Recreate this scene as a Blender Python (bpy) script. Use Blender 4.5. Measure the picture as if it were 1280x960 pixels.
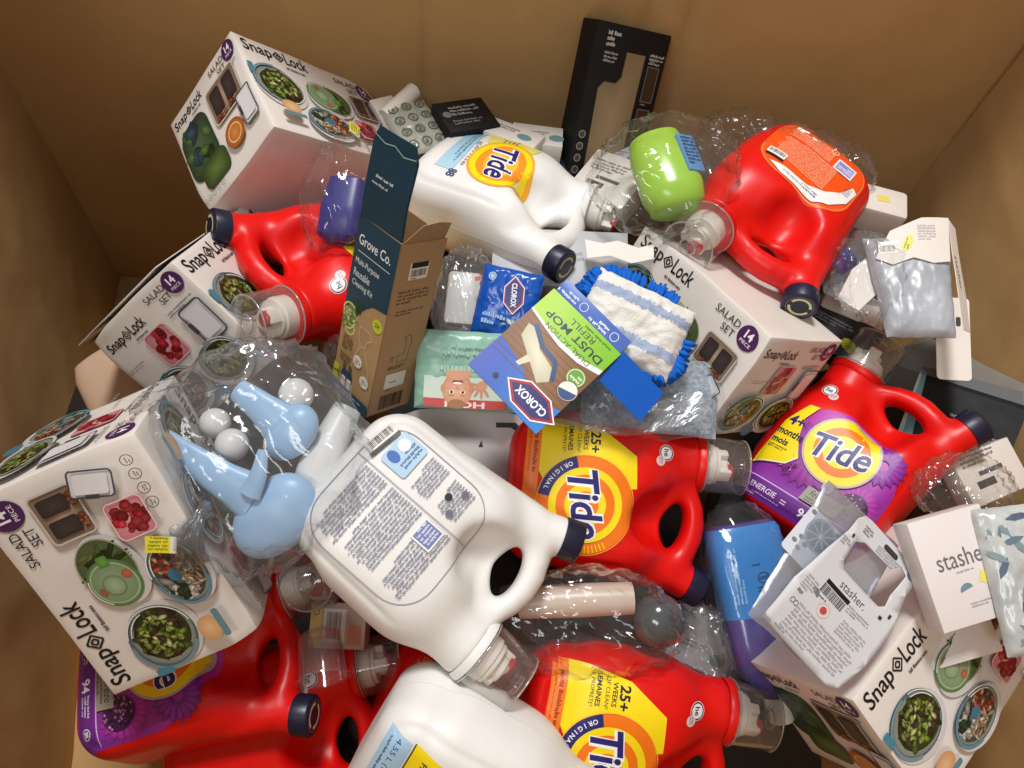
import bpy, bmesh, math, random
import numpy as np
from mathutils import Vector, Matrix, noise as mnoise

for o in list(bpy.data.objects):
    bpy.data.objects.remove(o, do_unlink=True)
SC = bpy.context.scene
COL = SC.collection
random.seed(7)

# ------------------------------------------------------------------ camera
FPX = 920.0                                   # focal length in pixels of a 1280 wide picture
nd = Vector((-101 / FPX, 557 / FPX, 1.0)).normalized()      # straight down, seen from the camera
zf = Vector((0, 0, 1))
yw = (zf - nd * zf.dot(nd)).normalized(); zw = -nd; xw = yw.cross(zw)
RWC = Matrix((xw, yw, zw))                    # camera frame (x right, y down, z forward) to world
CAMLOC = Vector((0.0, 0.0, 1.32))
cam_d = bpy.data.cameras.new('camera'); cam = bpy.data.objects.new('camera', cam_d); COL.objects.link(cam)
cam_d.sensor_width = 36.0; cam_d.lens = 36.0 * FPX / 1280.0; cam_d.clip_start = 0.02; cam_d.clip_end = 50
cm = RWC @ Matrix(((1, 0, 0), (0, -1, 0), (0, 0, -1)))
cam.matrix_world = Matrix.Translation(CAMLOC) @ cm.to_4x4()
SC.camera = cam
# ------------------------------------------------------------------ light: warehouse ceiling lamps and their diffuse fill
W = bpy.data.worlds.new('World'); SC.world = W; W.use_nodes = True
bg = W.node_tree.nodes['Background']; bg.inputs[0].default_value = (1.0, 0.995, 0.985, 1); bg.inputs[1].default_value = 0.43
def area(name, loc, target, size, power, color):
    d = bpy.data.lights.new(name, 'AREA'); d.shape = 'RECTANGLE'; d.size = size[0]; d.size_y = size[1]; d.energy = power; d.color = color
    o = bpy.data.objects.new(name, d); COL.objects.link(o); o.location = loc
    o.rotation_euler = (Vector(target) - Vector(loc)).to_track_quat('-Z', 'Y').to_euler()
    return o
area('ceiling_lamp', (-0.55, 1.55, 4.6), (0.05, 0.35, 0.5), (0.75, 0.75), 160, (1.0, 0.99, 0.975))
area('ceiling_lamp', (-1.2, -2.2, 4.6), (0.0, 0.4, 0.5), (1.8, 0.8), 60, (1.0, 0.99, 0.975))
VS = SC.view_settings; VS.view_transform = 'Standard'; VS.look = 'None'; VS.gamma = 1; VS.exposure = -0.12; VS.use_curve_mapping = False
SC.cycles.use_denoising = True
SC.cycles.transparent_max_bounces = 24; SC.cycles.max_bounces = 10
SC.cycles.caustics_reflective = False; SC.cycles.caustics_refractive = False

# ------------------------------------------------------------------ helpers
def cpt(px, py, z):                            # a point of the heap seen at pixel (px, py), z metres along the view axis
    return CAMLOC + RWC @ Vector(((px - 640) / FPX * z, (py - 480) / FPX * z, z))
def cdir(v):
    return RWC @ Vector(v)
def pose(rv, t):                               # world matrix from a rotation vector and position in the camera frame
    v = Vector(rv); R = Matrix.Rotation(v.length, 3, v.normalized())
    return Matrix.Translation(CAMLOC + RWC @ Vector(t)) @ (RWC @ R).to_4x4()
def frame(origin, up, n):                      # matrix with y along up and z along n, both given in the camera frame
    n = cdir(n).normalized(); up = cdir(up); up = (up - n * up.dot(n)).normalized(); x = up.cross(n)
    m = Matrix((x, up, n)).transposed().to_4x4(); m.translation = origin
    return m
def anchored(up, n, local, px, py, z):         # as frame(), with the local point lying at the pixel
    m = frame(Vector(), up, n)
    m.translation = cpt(px, py, z) - m.to_3x3() @ Vector(local)
    return m
def lin(c):
    return tuple(((x / 255) / 12.92 if x / 255 <= 0.04045 else ((x / 255 + 0.055) / 1.055) ** 2.4) for x in c[:3]) + (1.0,)
MATS = {}
def mat(name, col, rough=0.4, spec=0.5, bump=0.0, bscale=60, mottle=0.0, mscale=20, metal=0.0, sss=0.0, coat=0.0, seam=False):
    if name in MATS: return MATS[name]
    m = bpy.data.materials.new(name); m.use_nodes = True; nt = m.node_tree; b = nt.nodes['Principled BSDF']
    c = lin(col); b.inputs['Base Color'].default_value = c; b.inputs['Roughness'].default_value = rough
    b.inputs['Specular IOR Level'].default_value = spec; b.inputs['Metallic'].default_value = metal
    b.inputs['Coat Weight'].default_value = coat
    if sss:
        b.inputs['Subsurface Weight'].default_value = sss; b.inputs['Subsurface Radius'].default_value = (0.01, 0.006, 0.004); b.inputs['Subsurface Scale'].default_value = 0.4
    tc = nt.nodes.new('ShaderNodeTexCoord')
    if mottle:
        n = nt.nodes.new('ShaderNodeTexNoise'); n.inputs['Scale'].default_value = mscale; n.inputs['Detail'].default_value = 6; n.inputs['Roughness'].default_value = .65
        nt.links.new(tc.outputs['Object'], n.inputs['Vector'])
        r = nt.nodes.new('ShaderNodeMapRange'); r.inputs[1].default_value = .3; r.inputs[2].default_value = .7; r.inputs[3].default_value = 1 - mottle; r.inputs[4].default_value = 1 + mottle
        nt.links.new(n.outputs[0], r.inputs[0])
        x = nt.nodes.new('ShaderNodeMix'); x.data_type = 'RGBA'; x.blend_type = 'MULTIPLY'; x.inputs[0].default_value = 1
        x.inputs[6].default_value = c; nt.links.new(r.outputs[0], x.inputs[7]); nt.links.new(x.outputs[2], b.inputs['Base Color'])
    if bump:
        n = nt.nodes.new('ShaderNodeTexNoise'); n.inputs['Scale'].default_value = bscale; n.inputs['Detail'].default_value = 5
        nt.links.new(tc.outputs['Object'], n.inputs['Vector'])
        u = nt.nodes.new('ShaderNodeBump'); u.inputs['Strength'].default_value = bump; u.inputs['Distance'].default_value = .002
        nt.links.new(n.outputs[0], u.inputs['Height']); nt.links.new(u.outputs[0], b.inputs['Normal'])
        if seam:                               # mould parting line and fine handling scratches
            sp = nt.nodes.new('ShaderNodeSeparateXYZ'); nt.links.new(tc.outputs['Object'], sp.inputs[0]); ab = nt.nodes.new('ShaderNodeMath'); ab.operation = 'ABSOLUTE'; nt.links.new(sp.outputs[2], ab.inputs[0])
            rm = nt.nodes.new('ShaderNodeMapRange'); rm.inputs[1].default_value = .0002; rm.inputs[2].default_value = .0011; rm.inputs[3].default_value = 1; rm.inputs[4].default_value = 0; nt.links.new(ab.outputs[0], rm.inputs[0])
            u2 = nt.nodes.new('ShaderNodeBump'); u2.inputs['Strength'].default_value = .5; u2.inputs['Distance'].default_value = .0006; nt.links.new(rm.outputs[0], u2.inputs['Height']); nt.links.new(u.outputs[0], u2.inputs['Normal'])
            mp = nt.nodes.new('ShaderNodeMapping'); mp.inputs['Scale'].default_value = (14, 220, 90); mp.inputs['Rotation'].default_value = (.3, .5, .7); nt.links.new(tc.outputs['Object'], mp.inputs[0])
            ns = nt.nodes.new('ShaderNodeTexNoise'); ns.inputs['Scale'].default_value = 1.6; ns.inputs['Detail'].default_value = 3; nt.links.new(mp.outputs[0], ns.inputs['Vector'])
            u3 = nt.nodes.new('ShaderNodeBump'); u3.inputs['Strength'].default_value = .10; u3.inputs['Distance'].default_value = .0008; nt.links.new(ns.outputs[0], u3.inputs['Height']); nt.links.new(u2.outputs[0], u3.inputs['Normal']); nt.links.new(u3.outputs[0], b.inputs['Normal'])
        r2 = nt.nodes.new('ShaderNodeMapRange'); r2.inputs[3].default_value = max(0, rough - .08); r2.inputs[4].default_value = rough + .1
        nt.links.new(n.outputs[0], r2.inputs[0]); nt.links.new(r2.outputs[0], b.inputs['Roughness'])
    MATS[name] = m
    return m
def clear_mat(name, tint=(245, 245, 245), rough=.06, base=.05, edge=.75, bump=.0, bscale=60, haze=0.0, pw=3.0):
    # thin clear plastic: mostly see-through, glossier at grazing angles, a little milky
    if name in MATS: return MATS[name]
    m = bpy.data.materials.new(name); m.use_nodes = True; nt = m.node_tree; nt.nodes.clear()
    out = nt.nodes.new('ShaderNodeOutputMaterial'); tr = nt.nodes.new('ShaderNodeBsdfTransparent'); gl = nt.nodes.new('ShaderNodeBsdfGlossy'); df = nt.nodes.new('ShaderNodeBsdfDiffuse')
    tl = nt.nodes.new('ShaderNodeBsdfTranslucent'); ad = nt.nodes.new('ShaderNodeMixShader'); ad.inputs[0].default_value = .5
    tr.inputs[0].default_value = lin(tint); gl.inputs['Roughness'].default_value = rough; gl.inputs[0].default_value = (1, 1, 1, 1)
    df.inputs[0].default_value = lin((235, 236, 238)); tl.inputs[0].default_value = lin((235, 236, 238))
    nt.links.new(df.outputs[0], ad.inputs[1]); nt.links.new(tl.outputs[0], ad.inputs[2])
    lw = nt.nodes.new('ShaderNodeLayerWeight'); lw.inputs[0].default_value = .5
    p = nt.nodes.new('ShaderNodeMath'); p.operation = 'POWER'; p.inputs[1].default_value = pw; nt.links.new(lw.outputs['Facing'], p.inputs[0])
    r = nt.nodes.new('ShaderNodeMapRange'); r.inputs[3].default_value = base; r.inputs[4].default_value = edge; nt.links.new(p.outputs[0], r.inputs[0])
    hz = nt.nodes.new('ShaderNodeMixShader'); hz.inputs[0].default_value = haze; nt.links.new(tr.outputs[0], hz.inputs[1]); nt.links.new(ad.outputs[0], hz.inputs[2])
    mx = nt.nodes.new('ShaderNodeMixShader'); nt.links.new(r.outputs[0], mx.inputs[0]); nt.links.new(hz.outputs[0], mx.inputs[1]); nt.links.new(gl.outputs[0], mx.inputs[2])
    if bump:
        tc = nt.nodes.new('ShaderNodeTexCoord'); n = nt.nodes.new('ShaderNodeTexNoise'); n.inputs['Scale'].default_value = bscale; n.inputs['Detail'].default_value = 4; n.inputs['Distortion'].default_value = 1.2
        nt.links.new(tc.outputs['Object'], n.inputs['Vector'])
        u = nt.nodes.new('ShaderNodeBump'); u.inputs['Strength'].default_value = bump; u.inputs['Distance'].default_value = .004
        nt.links.new(n.outputs[0], u.inputs['Height']); nt.links.new(u.outputs[0], gl.inputs['Normal']); nt.links.new(u.outputs[0], lw.inputs['Normal'])
    nt.links.new(mx.outputs[0], out.inputs[0]); MATS[name] = m
    return m
def print_mat(name='printed_ink', rough=.38):  # flat print: the ink's colour comes with each printed shape
    if name in MATS: return MATS[name]
    m = bpy.data.materials.new(name); m.use_nodes = True; nt = m.node_tree; b = nt.nodes['Principled BSDF']
    a = nt.nodes.new('ShaderNodeAttribute'); a.attribute_name = 'Col'; nt.links.new(a.outputs['Color'], b.inputs['Base Color'])
    b.inputs['Roughness'].default_value = rough; MATS[name] = m
    return m

def link(name, me, parent=None, m=None, smooth=False):
    o = bpy.data.objects.new(name, me); COL.objects.link(o)
    if parent is not None: o.parent = parent
    if m is not None and not me.materials: me.materials.append(m)
    if smooth: me.shade_smooth()
    return o
def thing(name, mtx, label, cat, group=None):
    o = bpy.data.objects.new(name, None); COL.objects.link(o); o.empty_display_size = .02; o.matrix_world = mtx
    return tag(o, label, cat, group)
def tag(o, label, cat, group=None):
    o['label'] = label; o['category'] = cat
    if group: o['group'] = group
    return o
class MB:                                      # collects shapes, builds ONE mesh object
    def __init__(s): s.bm = bmesh.new()
    def box(s, c, d, rot=None, bev=0.0, seg=2):
        r = bmesh.ops.create_cube(s.bm, size=1); vs = r['verts']
        for v in vs: v.co = Vector((v.co.x * d[0], v.co.y * d[1], v.co.z * d[2]))
        if bev:
            es = list({e for v in vs for e in v.link_edges})
            q = bmesh.ops.bevel(s.bm, geom=es, offset=bev, segments=seg, affect='EDGES', profile=.5); vs = q['verts']
            vs = list({v for f in q['faces'] for v in f.verts} | {v for v in vs})
        M_ = (rot.to_4x4() if rot is not None else Matrix.Identity(4)); M_.translation = Vector(c)
        for v in vs: v.co = M_ @ v.co
        return s
    def lathe(s, prof, n=28, mtx=None, cap0=False, cap1=False, ribs=0, ramp=0.0):  # prof: (radius, y) about the y axis
        mtx = mtx or Matrix.Identity(4); rings = []
        for r, y in prof:
            ring = []
            for i in range(n):
                a = 2 * math.pi * i / n; rr = r + (ramp * (1 if (i * ribs // n * 2 + (i % 2)) % 2 else -1) if ribs else 0)
                ring.append(s.bm.verts.new(mtx @ Vector((rr * math.cos(a), y, -rr * math.sin(a)))))
            rings.append(ring)
        for a, b in zip(rings, rings[1:]):
            for i in range(n): s.bm.faces.new((a[i], a[(i + 1) % n], b[(i + 1) % n], b[i]))
        if cap0: s.bm.faces.new(list(reversed(rings[0])))
        if cap1: s.bm.faces.new(rings[-1])
        return s
    def tube(s, pts, rad, n=10):
        pts = [Vector(p) for p in pts]; rings = []
        for i, p in enumerate(pts):
            t = (pts[min(i + 1, len(pts) - 1)] - pts[max(i - 1, 0)]).normalized(); a = t.orthogonal().normalized()
            if rings: a = (prev - t * prev.dot(t)).normalized()
            prev = a; b = t.cross(a); r = rad[i] if isinstance(rad, (list, tuple)) else rad
            rings.append([s.bm.verts.new(p + (a * math.cos(2 * math.pi * k / n) + b * math.sin(2 * math.pi * k / n)) * r) for k in range(n)])
        for a, b in zip(rings, rings[1:]):
            for i in range(n): s.bm.faces.new((a[i], a[(i + 1) % n], b[(i + 1) % n], b[i]))
        s.bm.faces.new(list(reversed(rings[0]))); s.bm.faces.new(rings[-1])
        return s
    def poly(s, pts, thick=0.0, mtx=None):     # flat outline in x,y with thickness along z (downwards from 0)
        mtx = mtx or Matrix.Identity(4)
        a = [s.bm.verts.new(mtx @ Vector((p[0], p[1], p[2] if len(p) > 2 else 0))) for p in pts]
        s.bm.faces.new(a)
        if thick:
            b = [s.bm.verts.new(mtx @ Vector((p[0], p[1], (p[2] if len(p) > 2 else 0) - thick))) for p in pts]
            s.bm.faces.new(list(reversed(b)))
            for i in range(len(a)): s.bm.faces.new((a[i], b[i], b[(i + 1) % len(a)], a[(i + 1) % len(a)]))
        return s
    def ball(s, c, r, sub=3, sc=(1, 1, 1), rot=None):
        q = bmesh.ops.create_icosphere(s.bm, subdivisions=sub, radius=1)
        for v in q['verts']:
            p = Vector((v.co.x * r * sc[0], v.co.y * r * sc[1], v.co.z * r * sc[2]))
            v.co = (rot @ p if rot is not None else p) + Vector(c)
        return s
    def build(s, name, m, parent=None, smooth=False, angle=None):
        bmesh.ops.recalc_face_normals(s.bm, faces=s.bm.faces[:])
        me = bpy.data.meshes.new(name); s.bm.to_mesh(me); s.bm.free()
        o = link(name, me, parent, m)
        if smooth:
            me.shade_smooth()
            if angle: me.set_sharp_from_angle(angle=math.radians(angle))
        return o
def rrect(x0, y0, x1, y1, r, n=5):
    P = []
    for cx, cy, a0 in ((x1 - r, y1 - r, 0), (x0 + r, y1 - r, 90), (x0 + r, y0 + r, 180), (x1 - r, y0 + r, 270)):
        for i in range(n + 1):
            a = math.radians(a0 + 90 * i / n); P.append((cx + r * math.cos(a), cy + r * math.sin(a)))
    return P
def ell(cx, cy, rx, ry, rot=0, n=28, a0=0, a1=360):
    c, s_ = math.cos(math.radians(rot)), math.sin(math.radians(rot)); P = []
    full = abs(a1 - a0) >= 360
    for i in range(n if full else n + 1):
        a = math.radians(a0 + (a1 - a0) * i / n); x, y = rx * math.cos(a), ry * math.sin(a)
        P.append((cx + c * x - s_ * y, cy + s_ * x + c * y))
    return P
# ------------------------------------------------------------------ flat print
TXT = {}
def text2d(s, bold=0.0, shear=0.0):
    k = (s, bold, shear)
    if k not in TXT:
        cu = bpy.data.curves.new('t', 'FONT'); cu.body = s; cu.size = 1; cu.shear = shear; cu.offset = bold; cu.resolution_u = 3; cu.align_x = 'CENTER'
        o = bpy.data.objects.new('t', cu); me = bpy.data.meshes.new_from_object(o)
        vs = np.array([v.co[:2] for v in me.vertices]); fs = [tuple(p.vertices) for p in me.polygons]
        lo, hi = vs.min(0), vs.max(0)
        TXT[k] = (vs - (lo + hi) / 2, fs, hi - lo)
        bpy.data.objects.remove(o); bpy.data.curves.remove(cu); bpy.data.meshes.remove(me)
    return TXT[k]
class Pr:                                      # a sheet of flat print in its own u,v plane
    def __init__(s, dz=1.5e-5): s.v = []; s.f = []; s.c = []; s.z = 0.0; s.dz = dz; s.stack = [(0, 0, 0, 1)]
    def push(s, x, y, rot=0, sc=1): s.stack.append((x, y, rot, sc)); return s
    def pop(s): s.stack.pop(); return s
    def T(s, p):
        for x, y, r, k in reversed(s.stack):
            if r: a = math.radians(r); p = (p[0] * math.cos(a) - p[1] * math.sin(a), p[0] * math.sin(a) + p[1] * math.cos(a))
            p = (p[0] * k + x, p[1] * k + y)
        return p
    def poly(s, pts, col, mid=None):
        s.z += s.dz; b = len(s.v); c = lin(col); pts = [s.T(p) for p in pts]
        s.v += [(p[0], p[1], s.z) for p in pts]
        if mid is None:
            s.f.append(tuple(range(b, b + len(pts)))); s.c.append([c] * len(pts))
        else:
            cx = sum(p[0] for p in pts) / len(pts); cy = sum(p[1] for p in pts) / len(pts); s.v.append((cx, cy, s.z)); k = len(s.v) - 1; cm_ = lin(mid)
            for i in range(len(pts)):
                s.f.append((b + i, b + (i + 1) % len(pts), k)); s.c.append([c, c, cm_])
        return s
    def grad(s, pts, c0, c1, axis=1):
        P = [s.T(p) for p in pts]; lo = min(p[axis] for p in pts); hi = max(p[axis] for p in pts); s.z += s.dz; b = len(s.v)
        s.v += [(p[0], p[1], s.z) for p in P]; s.f.append(tuple(range(b, b + len(P))))
        a, e = lin(c0), lin(c1)
        s.c.append([tuple(a[i] + (e[i] - a[i]) * (p[axis] - lo) / max(hi - lo, 1e-9) for i in range(4)) for p in pts]); return s
    def rect(s, x0, y0, x1, y1, col): return s.poly([(x0, y0), (x1, y0), (x1, y1), (x0, y1)], col)
    def ring(s, cx, cy, rx, ry, w, col, rot=0, n=28, a0=0, a1=360):
        A = ell(cx, cy, rx, ry, rot, n, a0, a1); B = ell(cx, cy, rx - w, ry - w, rot, n, a0, a1); full = abs(a1 - a0) >= 360
        s.z += s.dz; b = len(s.v); N = len(A); c = lin(col)
        s.v += [(*s.T(p), s.z) for p in A] + [(*s.T(p), s.z) for p in B]
        for i in range(N if full else N - 1):
            j = (i + 1) % N; s.f.append((b + i, b + j, b + N + j, b + N + i)); s.c.append([c] * 4)
        return s
    def line(s, pts, w, col):
        for a, b in zip(pts, pts[1:]):
            d = Vector((b[0] - a[0], b[1] - a[1]))
            if d.length < 1e-7: continue
            n = Vector((-d.y, d.x)).normalized() * w / 2
            s.poly([(a[0] - n.x, a[1] - n.y), (b[0] - n.x, b[1] - n.y), (b[0] + n.x, b[1] + n.y), (a[0] + n.x, a[1] + n.y)], col)
        return s
    def text(s, t, x, y, h=None, w=None, col=(20, 20, 20), rot=0, bold=0.0, shear=0.0):
        vs, fs, sz = text2d(t, bold, shear)
        ky = h / sz[1] if h else w / sz[0]; kx = w / sz[0] if w else ky
        s.push(x, y, rot); s.z += s.dz; b = len(s.v); c = lin(col)
        s.v += [(*s.T((p[0] * kx, p[1] * ky)), s.z) for p in vs]; s.f += [tuple(i + b for i in f) for f in fs]; s.c += [[c] * len(f) for f in fs]
        s.pop(); return s
    def fine(s, x, y, w, rows, pitch, col, h=.5, rot=0, seed=1, fill=.92):   # rows of print too small to read
        rg = random.Random(seed); s.push(x, y, rot); s.z += s.dz; c = lin(col)
        for r in range(rows):
            u = 0.0; end = w * (1 if r < rows - 1 else rg.uniform(.4, .9)) * rg.uniform(fill, 1)
            while u < end:
                k = min(rg.uniform(.8, 3.2) * pitch, end - u)
                if k > .2 * pitch:
                    e = u
                    while e < u + k:           # letters of one word
                        lw = pitch * rg.uniform(.16, .36); b = len(s.v); y0 = -r * pitch - (pitch * .12 if rg.random() < .12 else 0); hh = pitch * h * rg.choice((.85, .9, 1.25))
                        s.v += [(*s.T(p), s.z) for p in ((e, y0), (e + lw, y0), (e + lw, y0 + hh), (e, y0 + hh))]
                        s.f.append((b, b + 1, b + 2, b + 3)); s.c.append([c] * 4); e += lw + pitch * .09
                u += k + .45 * pitch
        s.pop(); return s
    def barcode(s, x, y, w, h, col=(20, 20, 20), rot=0, seed=3):
        rg = random.Random(seed); s.push(x, y, rot); s.z += s.dz; u = 0; c = lin(col)
        while u < w:
            k = rg.choice((.012, .02, .03)) * w; b = len(s.v)
            s.v += [(*s.T(p), s.z) for p in ((u, 0), (u + k, 0), (u + k, h), (u, h))]; s.f.append((b, b + 1, b + 2, b + 3)); s.c.append([c] * 4)
            u += k + rg.choice((.012, .018, .03)) * w
        s.pop(); return s
    def blobs(s, cx, cy, rx, ry, n, size, pal, rot=0, seed=1, kind='leaf'):
        rg = random.Random(seed); c_, s_ = math.cos(math.radians(rot)), math.sin(math.radians(rot))
        for i in range(n):
            a = rg.uniform(0, 6.283); q = math.sqrt(rg.random()); x, y = rx * q * math.cos(a), ry * q * math.sin(a)
            x, y = cx + c_ * x - s_ * y, cy + s_ * x + c_ * y
            k = size * rg.uniform(.6, 1.25); c = rg.choice(pal); f = rg.uniform(.75, 1.15)
            c = tuple(min(255, v * f) for v in c); dk = tuple(v * .55 for v in c)
            m = 7; an = rg.uniform(0, 6.28); asp = .55 if kind == 'leaf' else (.95 if kind == 'round' else .3)
            P = []
            for j in range(m):
                t = 6.283 * j / m; rr = k * rg.uniform(.75, 1.15) if kind != 'round' else k
                u, v = rr * math.cos(t), rr * asp * math.sin(t); P.append((x + u * math.cos(an) - v * math.sin(an), y + u * math.sin(an) + v * math.cos(an)))
            s.poly(P, dk, c); s.z -= s.dz * .85
        return s
    def mesh(s, name, fn=None, cuts=None):
        me = bpy.data.meshes.new(name)
        if cuts:
            bm = bmesh.new(); vs = [bm.verts.new(v) for v in s.v]; cl = bm.loops.layers.float_color.new('Col')
            for f, c in zip(s.f, s.c):
                try: q = bm.faces.new([vs[i] for i in f])
                except ValueError: continue
                for l, cc in zip(q.loops, c): l[cl] = cc
            for ax, step in cuts:
                lo = min(v.co[ax] for v in bm.verts); hi = max(v.co[ax] for v in bm.verts); p = math.ceil(lo / step) * step
                no = Vector((1, 0, 0)) if ax == 0 else Vector((0, 1, 0))
                while p < hi:
                    bmesh.ops.bisect_plane(bm, geom=bm.verts[:] + bm.edges[:] + bm.faces[:], plane_co=no * p, plane_no=no, dist=1e-7); p += step
            bmesh.ops.triangulate(bm, faces=[f for f in bm.faces if len(f.verts) > 4])
            if fn:
                for v in bm.verts: v.co = fn(*v.co)
            bm.to_mesh(me); bm.free()
        else:
            me.from_pydata([fn(*v) for v in s.v] if fn else s.v, [], s.f)
            at = me.color_attributes.new('Col', 'FLOAT_COLOR', 'CORNER')
            at.data.foreach_set('color', np.array([x for c in s.c for k in c for x in k], dtype=np.float32))
        return me
    def build(s, name, parent, fn=None, cuts=None, m=None):
        return link(name, s.mesh(name, fn, cuts), parent, m or print_mat())
# ------------------------------------------------------------------ the cardboard bin
KRAFT = mat('kraft_board', (190, 153, 103), .74, .22, mottle=.08, mscale=4)
nt = KRAFT.node_tree; b = nt.nodes['Principled BSDF']; tc = nt.nodes.new('ShaderNodeTexCoord'); nrm = None
def kraft_bump(scale, detail, stretch, strength, dist):
    global nrm
    mp = nt.nodes.new('ShaderNodeMapping'); mp.inputs['Scale'].default_value = stretch; n = nt.nodes.new('ShaderNodeTexNoise'); n.inputs['Scale'].default_value = scale; n.inputs['Detail'].default_value = detail
    nt.links.new(tc.outputs['Object'], mp.inputs[0]); nt.links.new(mp.outputs[0], n.inputs['Vector']); u = nt.nodes.new('ShaderNodeBump'); u.inputs['Strength'].default_value = strength; u.inputs['Distance'].default_value = dist
    nt.links.new(n.outputs[0], u.inputs['Height'])
    if nrm: nt.links.new(nrm.outputs[0], u.inputs['Normal'])
    nrm = u; return n
kraft_bump(3.5, 3, (1, 1, 1), .25, .03)                    # dents
kraft_bump(6, 2, (30, 30, .12), .07, .003)                 # flutes showing through the liner
fib = kraft_bump(240, 4, (1, 1, 1), .25, .001)             # paper fibre
nt.links.new(nrm.outputs[0], b.inputs['Normal'])
mix = [n for n in nt.nodes if n.bl_idname == 'ShaderNodeMix'][0]
sc_ = nt.nodes.new('ShaderNodeTexNoise'); sc_.inputs['Scale'].default_value = 9; sc_.inputs['Detail'].default_value = 9; sc_.inputs['Roughness'].default_value = .75; sc_.inputs['Distortion'].default_value = .8; nt.links.new(tc.outputs['Object'], sc_.inputs['Vector'])
rg_ = nt.nodes.new('ShaderNodeMapRange'); rg_.inputs[1].default_value = .56; rg_.inputs[2].default_value = .78; rg_.inputs[3].default_value = 0; rg_.inputs[4].default_value = .45; nt.links.new(sc_.outputs[0], rg_.inputs[0])
m2_ = nt.nodes.new('ShaderNodeMix'); m2_.data_type = 'RGBA'; m2_.inputs[7].default_value = lin((206, 170, 118)); nt.links.new(rg_.outputs[0], m2_.inputs[0]); nt.links.new(mix.outputs[2], m2_.inputs[6]); nt.links.new(m2_.outputs[2], b.inputs['Base Color'])
def bin_wall(name, a, b, bulge, creases, root, inward, top=1.25, seed=0):
    nx, nz = 140, 90; a = Vector((*a, 0)); b = Vector((*b, 0)); n = Vector((*inward, 0)).normalized(); V = []; Fc = []; L = (b - a).length
    for j in range(nz + 1):
        for i in range(nx + 1):
            u = i / nx; w = j / nz; p = a.lerp(b, u); z = top * w
            off = -bulge * math.sin(math.pi * u) * math.sin(math.pi * min(1, w * 1.0)) + .012 * mnoise.noise(Vector((u * 3 + seed, w * 3, seed))) + .003 * (1 - abs(mnoise.noise(Vector((u * 5 + w * 3 + seed, w * 5 - u * 2, seed + 4))))) ** 3 + .002 * mnoise.noise(Vector((u * 16, w * 14, seed)))
            for c in creases: off += -.009 * math.exp(-((u - c) * L / .009) ** 2)
            off += -.005 * math.exp(-((z - .93) / .012) ** 2) * (1 if seed in (1, 9) else 0)
            p = p + n * off; V.append((p.x, p.y, z))
    for j in range(nz):
        for i in range(nx):
            k = j * (nx + 1) + i; Fc.append((k, k + 1, k + nx + 2, k + nx + 1))
    me = bpy.data.meshes.new(name); me.from_pydata(V, [], Fc); o = link(name, me, root, KRAFT, True)
    md = o.modifiers.new('board', 'SOLIDIFY'); md.thickness = .012; md.offset = 0
    return o
BIN = thing('cardboard_bin', Matrix.Identity(4), 'large brown corrugated cardboard bin holding the whole heap of products', 'bin')
bin_wall('back_wall', (-.885, .905), (.69, 1.165), .02, (.42, .63, .67), BIN, (.16, -1), seed=1)
bin_wall('left_wall', (-.885, .905), (-.475, -.25), .015, (.5,), BIN, (1, .2), seed=5)
bin_wall('right_wall', (.69, 1.165), (.76, -.25), .02, (.35, .62), BIN, (-1, 0), seed=9)
bin_wall('front_wall', (-.475, -.25), (.76, -.25), .0, (), BIN, (0, 1), top=1.05, seed=12)
q = MB(); q.box((-.02, .42, .004), (1.9, 1.7, .008)); q.build('floor_board', KRAFT, BIN)

# ------------------------------------------------------------------ detergent jug: a solid field turned into a surface
def surface_nets(Fd, org, h):
    nx, ny, nz = Fd.shape; S = Fd < 0
    off = [(i, j, k) for i in (0, 1) for j in (0, 1) for k in (0, 1)]
    sl = lambda A, o: A[o[0]:nx - 1 + o[0], o[1]:ny - 1 + o[1], o[2]:nz - 1 + o[2]]
    cnt = sum(sl(S, o).astype(np.int8) for o in off); act = (cnt > 0) & (cnt < 8)
    idx = -np.ones(act.shape, np.int64); ii = np.argwhere(act); idx[act] = np.arange(len(ii))
    acc = np.zeros((len(ii), 3)); num = np.zeros(len(ii))
    for a in off:
        for ax in range(3):
            if a[ax]: continue
            b = list(a); b[ax] = 1
            fa = sl(Fd, a)[act]; fb = sl(Fd, b)[act]; m = (fa < 0) != (fb < 0)
            t = np.where(m, fa / np.where(m, fa - fb, 1), 0)
            p = np.tile(np.array(a, float), (len(ii), 1)); p[:, ax] += t
            acc += p * m[:, None]; num += m
    V = (ii + acc / num[:, None]) * h + np.array(org); Q = []
    for ax in range(3):
        b, c = (ax + 1) % 3, (ax + 2) % 3
        s0 = [slice(1, -1)] * 3; s0[ax] = slice(0, -1); s1 = [slice(1, -1)] * 3; s1[ax] = slice(1, None)
        A = S[tuple(s0)]; B = S[tuple(s1)]; e = np.argwhere(A != B); flip = A[A != B]
        g = e.copy(); g[:, b] += 1; g[:, c] += 1
        def cell(db, dc):
            q = g.copy(); q[:, b] += db; q[:, c] += dc; return idx[q[:, 0], q[:, 1], q[:, 2]]
        q4 = np.stack([cell(-1, -1), cell(0, -1), cell(0, 0), cell(-1, 0)], 1)
        q4[~flip] = q4[~flip][:, ::-1]; Q.append(q4)
    return V, np.concatenate(Q)
def smin(a, b, k):
    h = np.clip(.5 + .5 * (b - a) / k, 0, 1); return b + (a - b) * h - k * h * (1 - h)
def smax(a, b, k): return -smin(-a, -b, k)
HV = .0025; ORG = (-.135, -.012, -.085)
gx = np.arange(ORG[0], .136, HV); gy = np.arange(ORG[1], .285, HV); gz = np.arange(ORG[2], .0851, HV)
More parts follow.
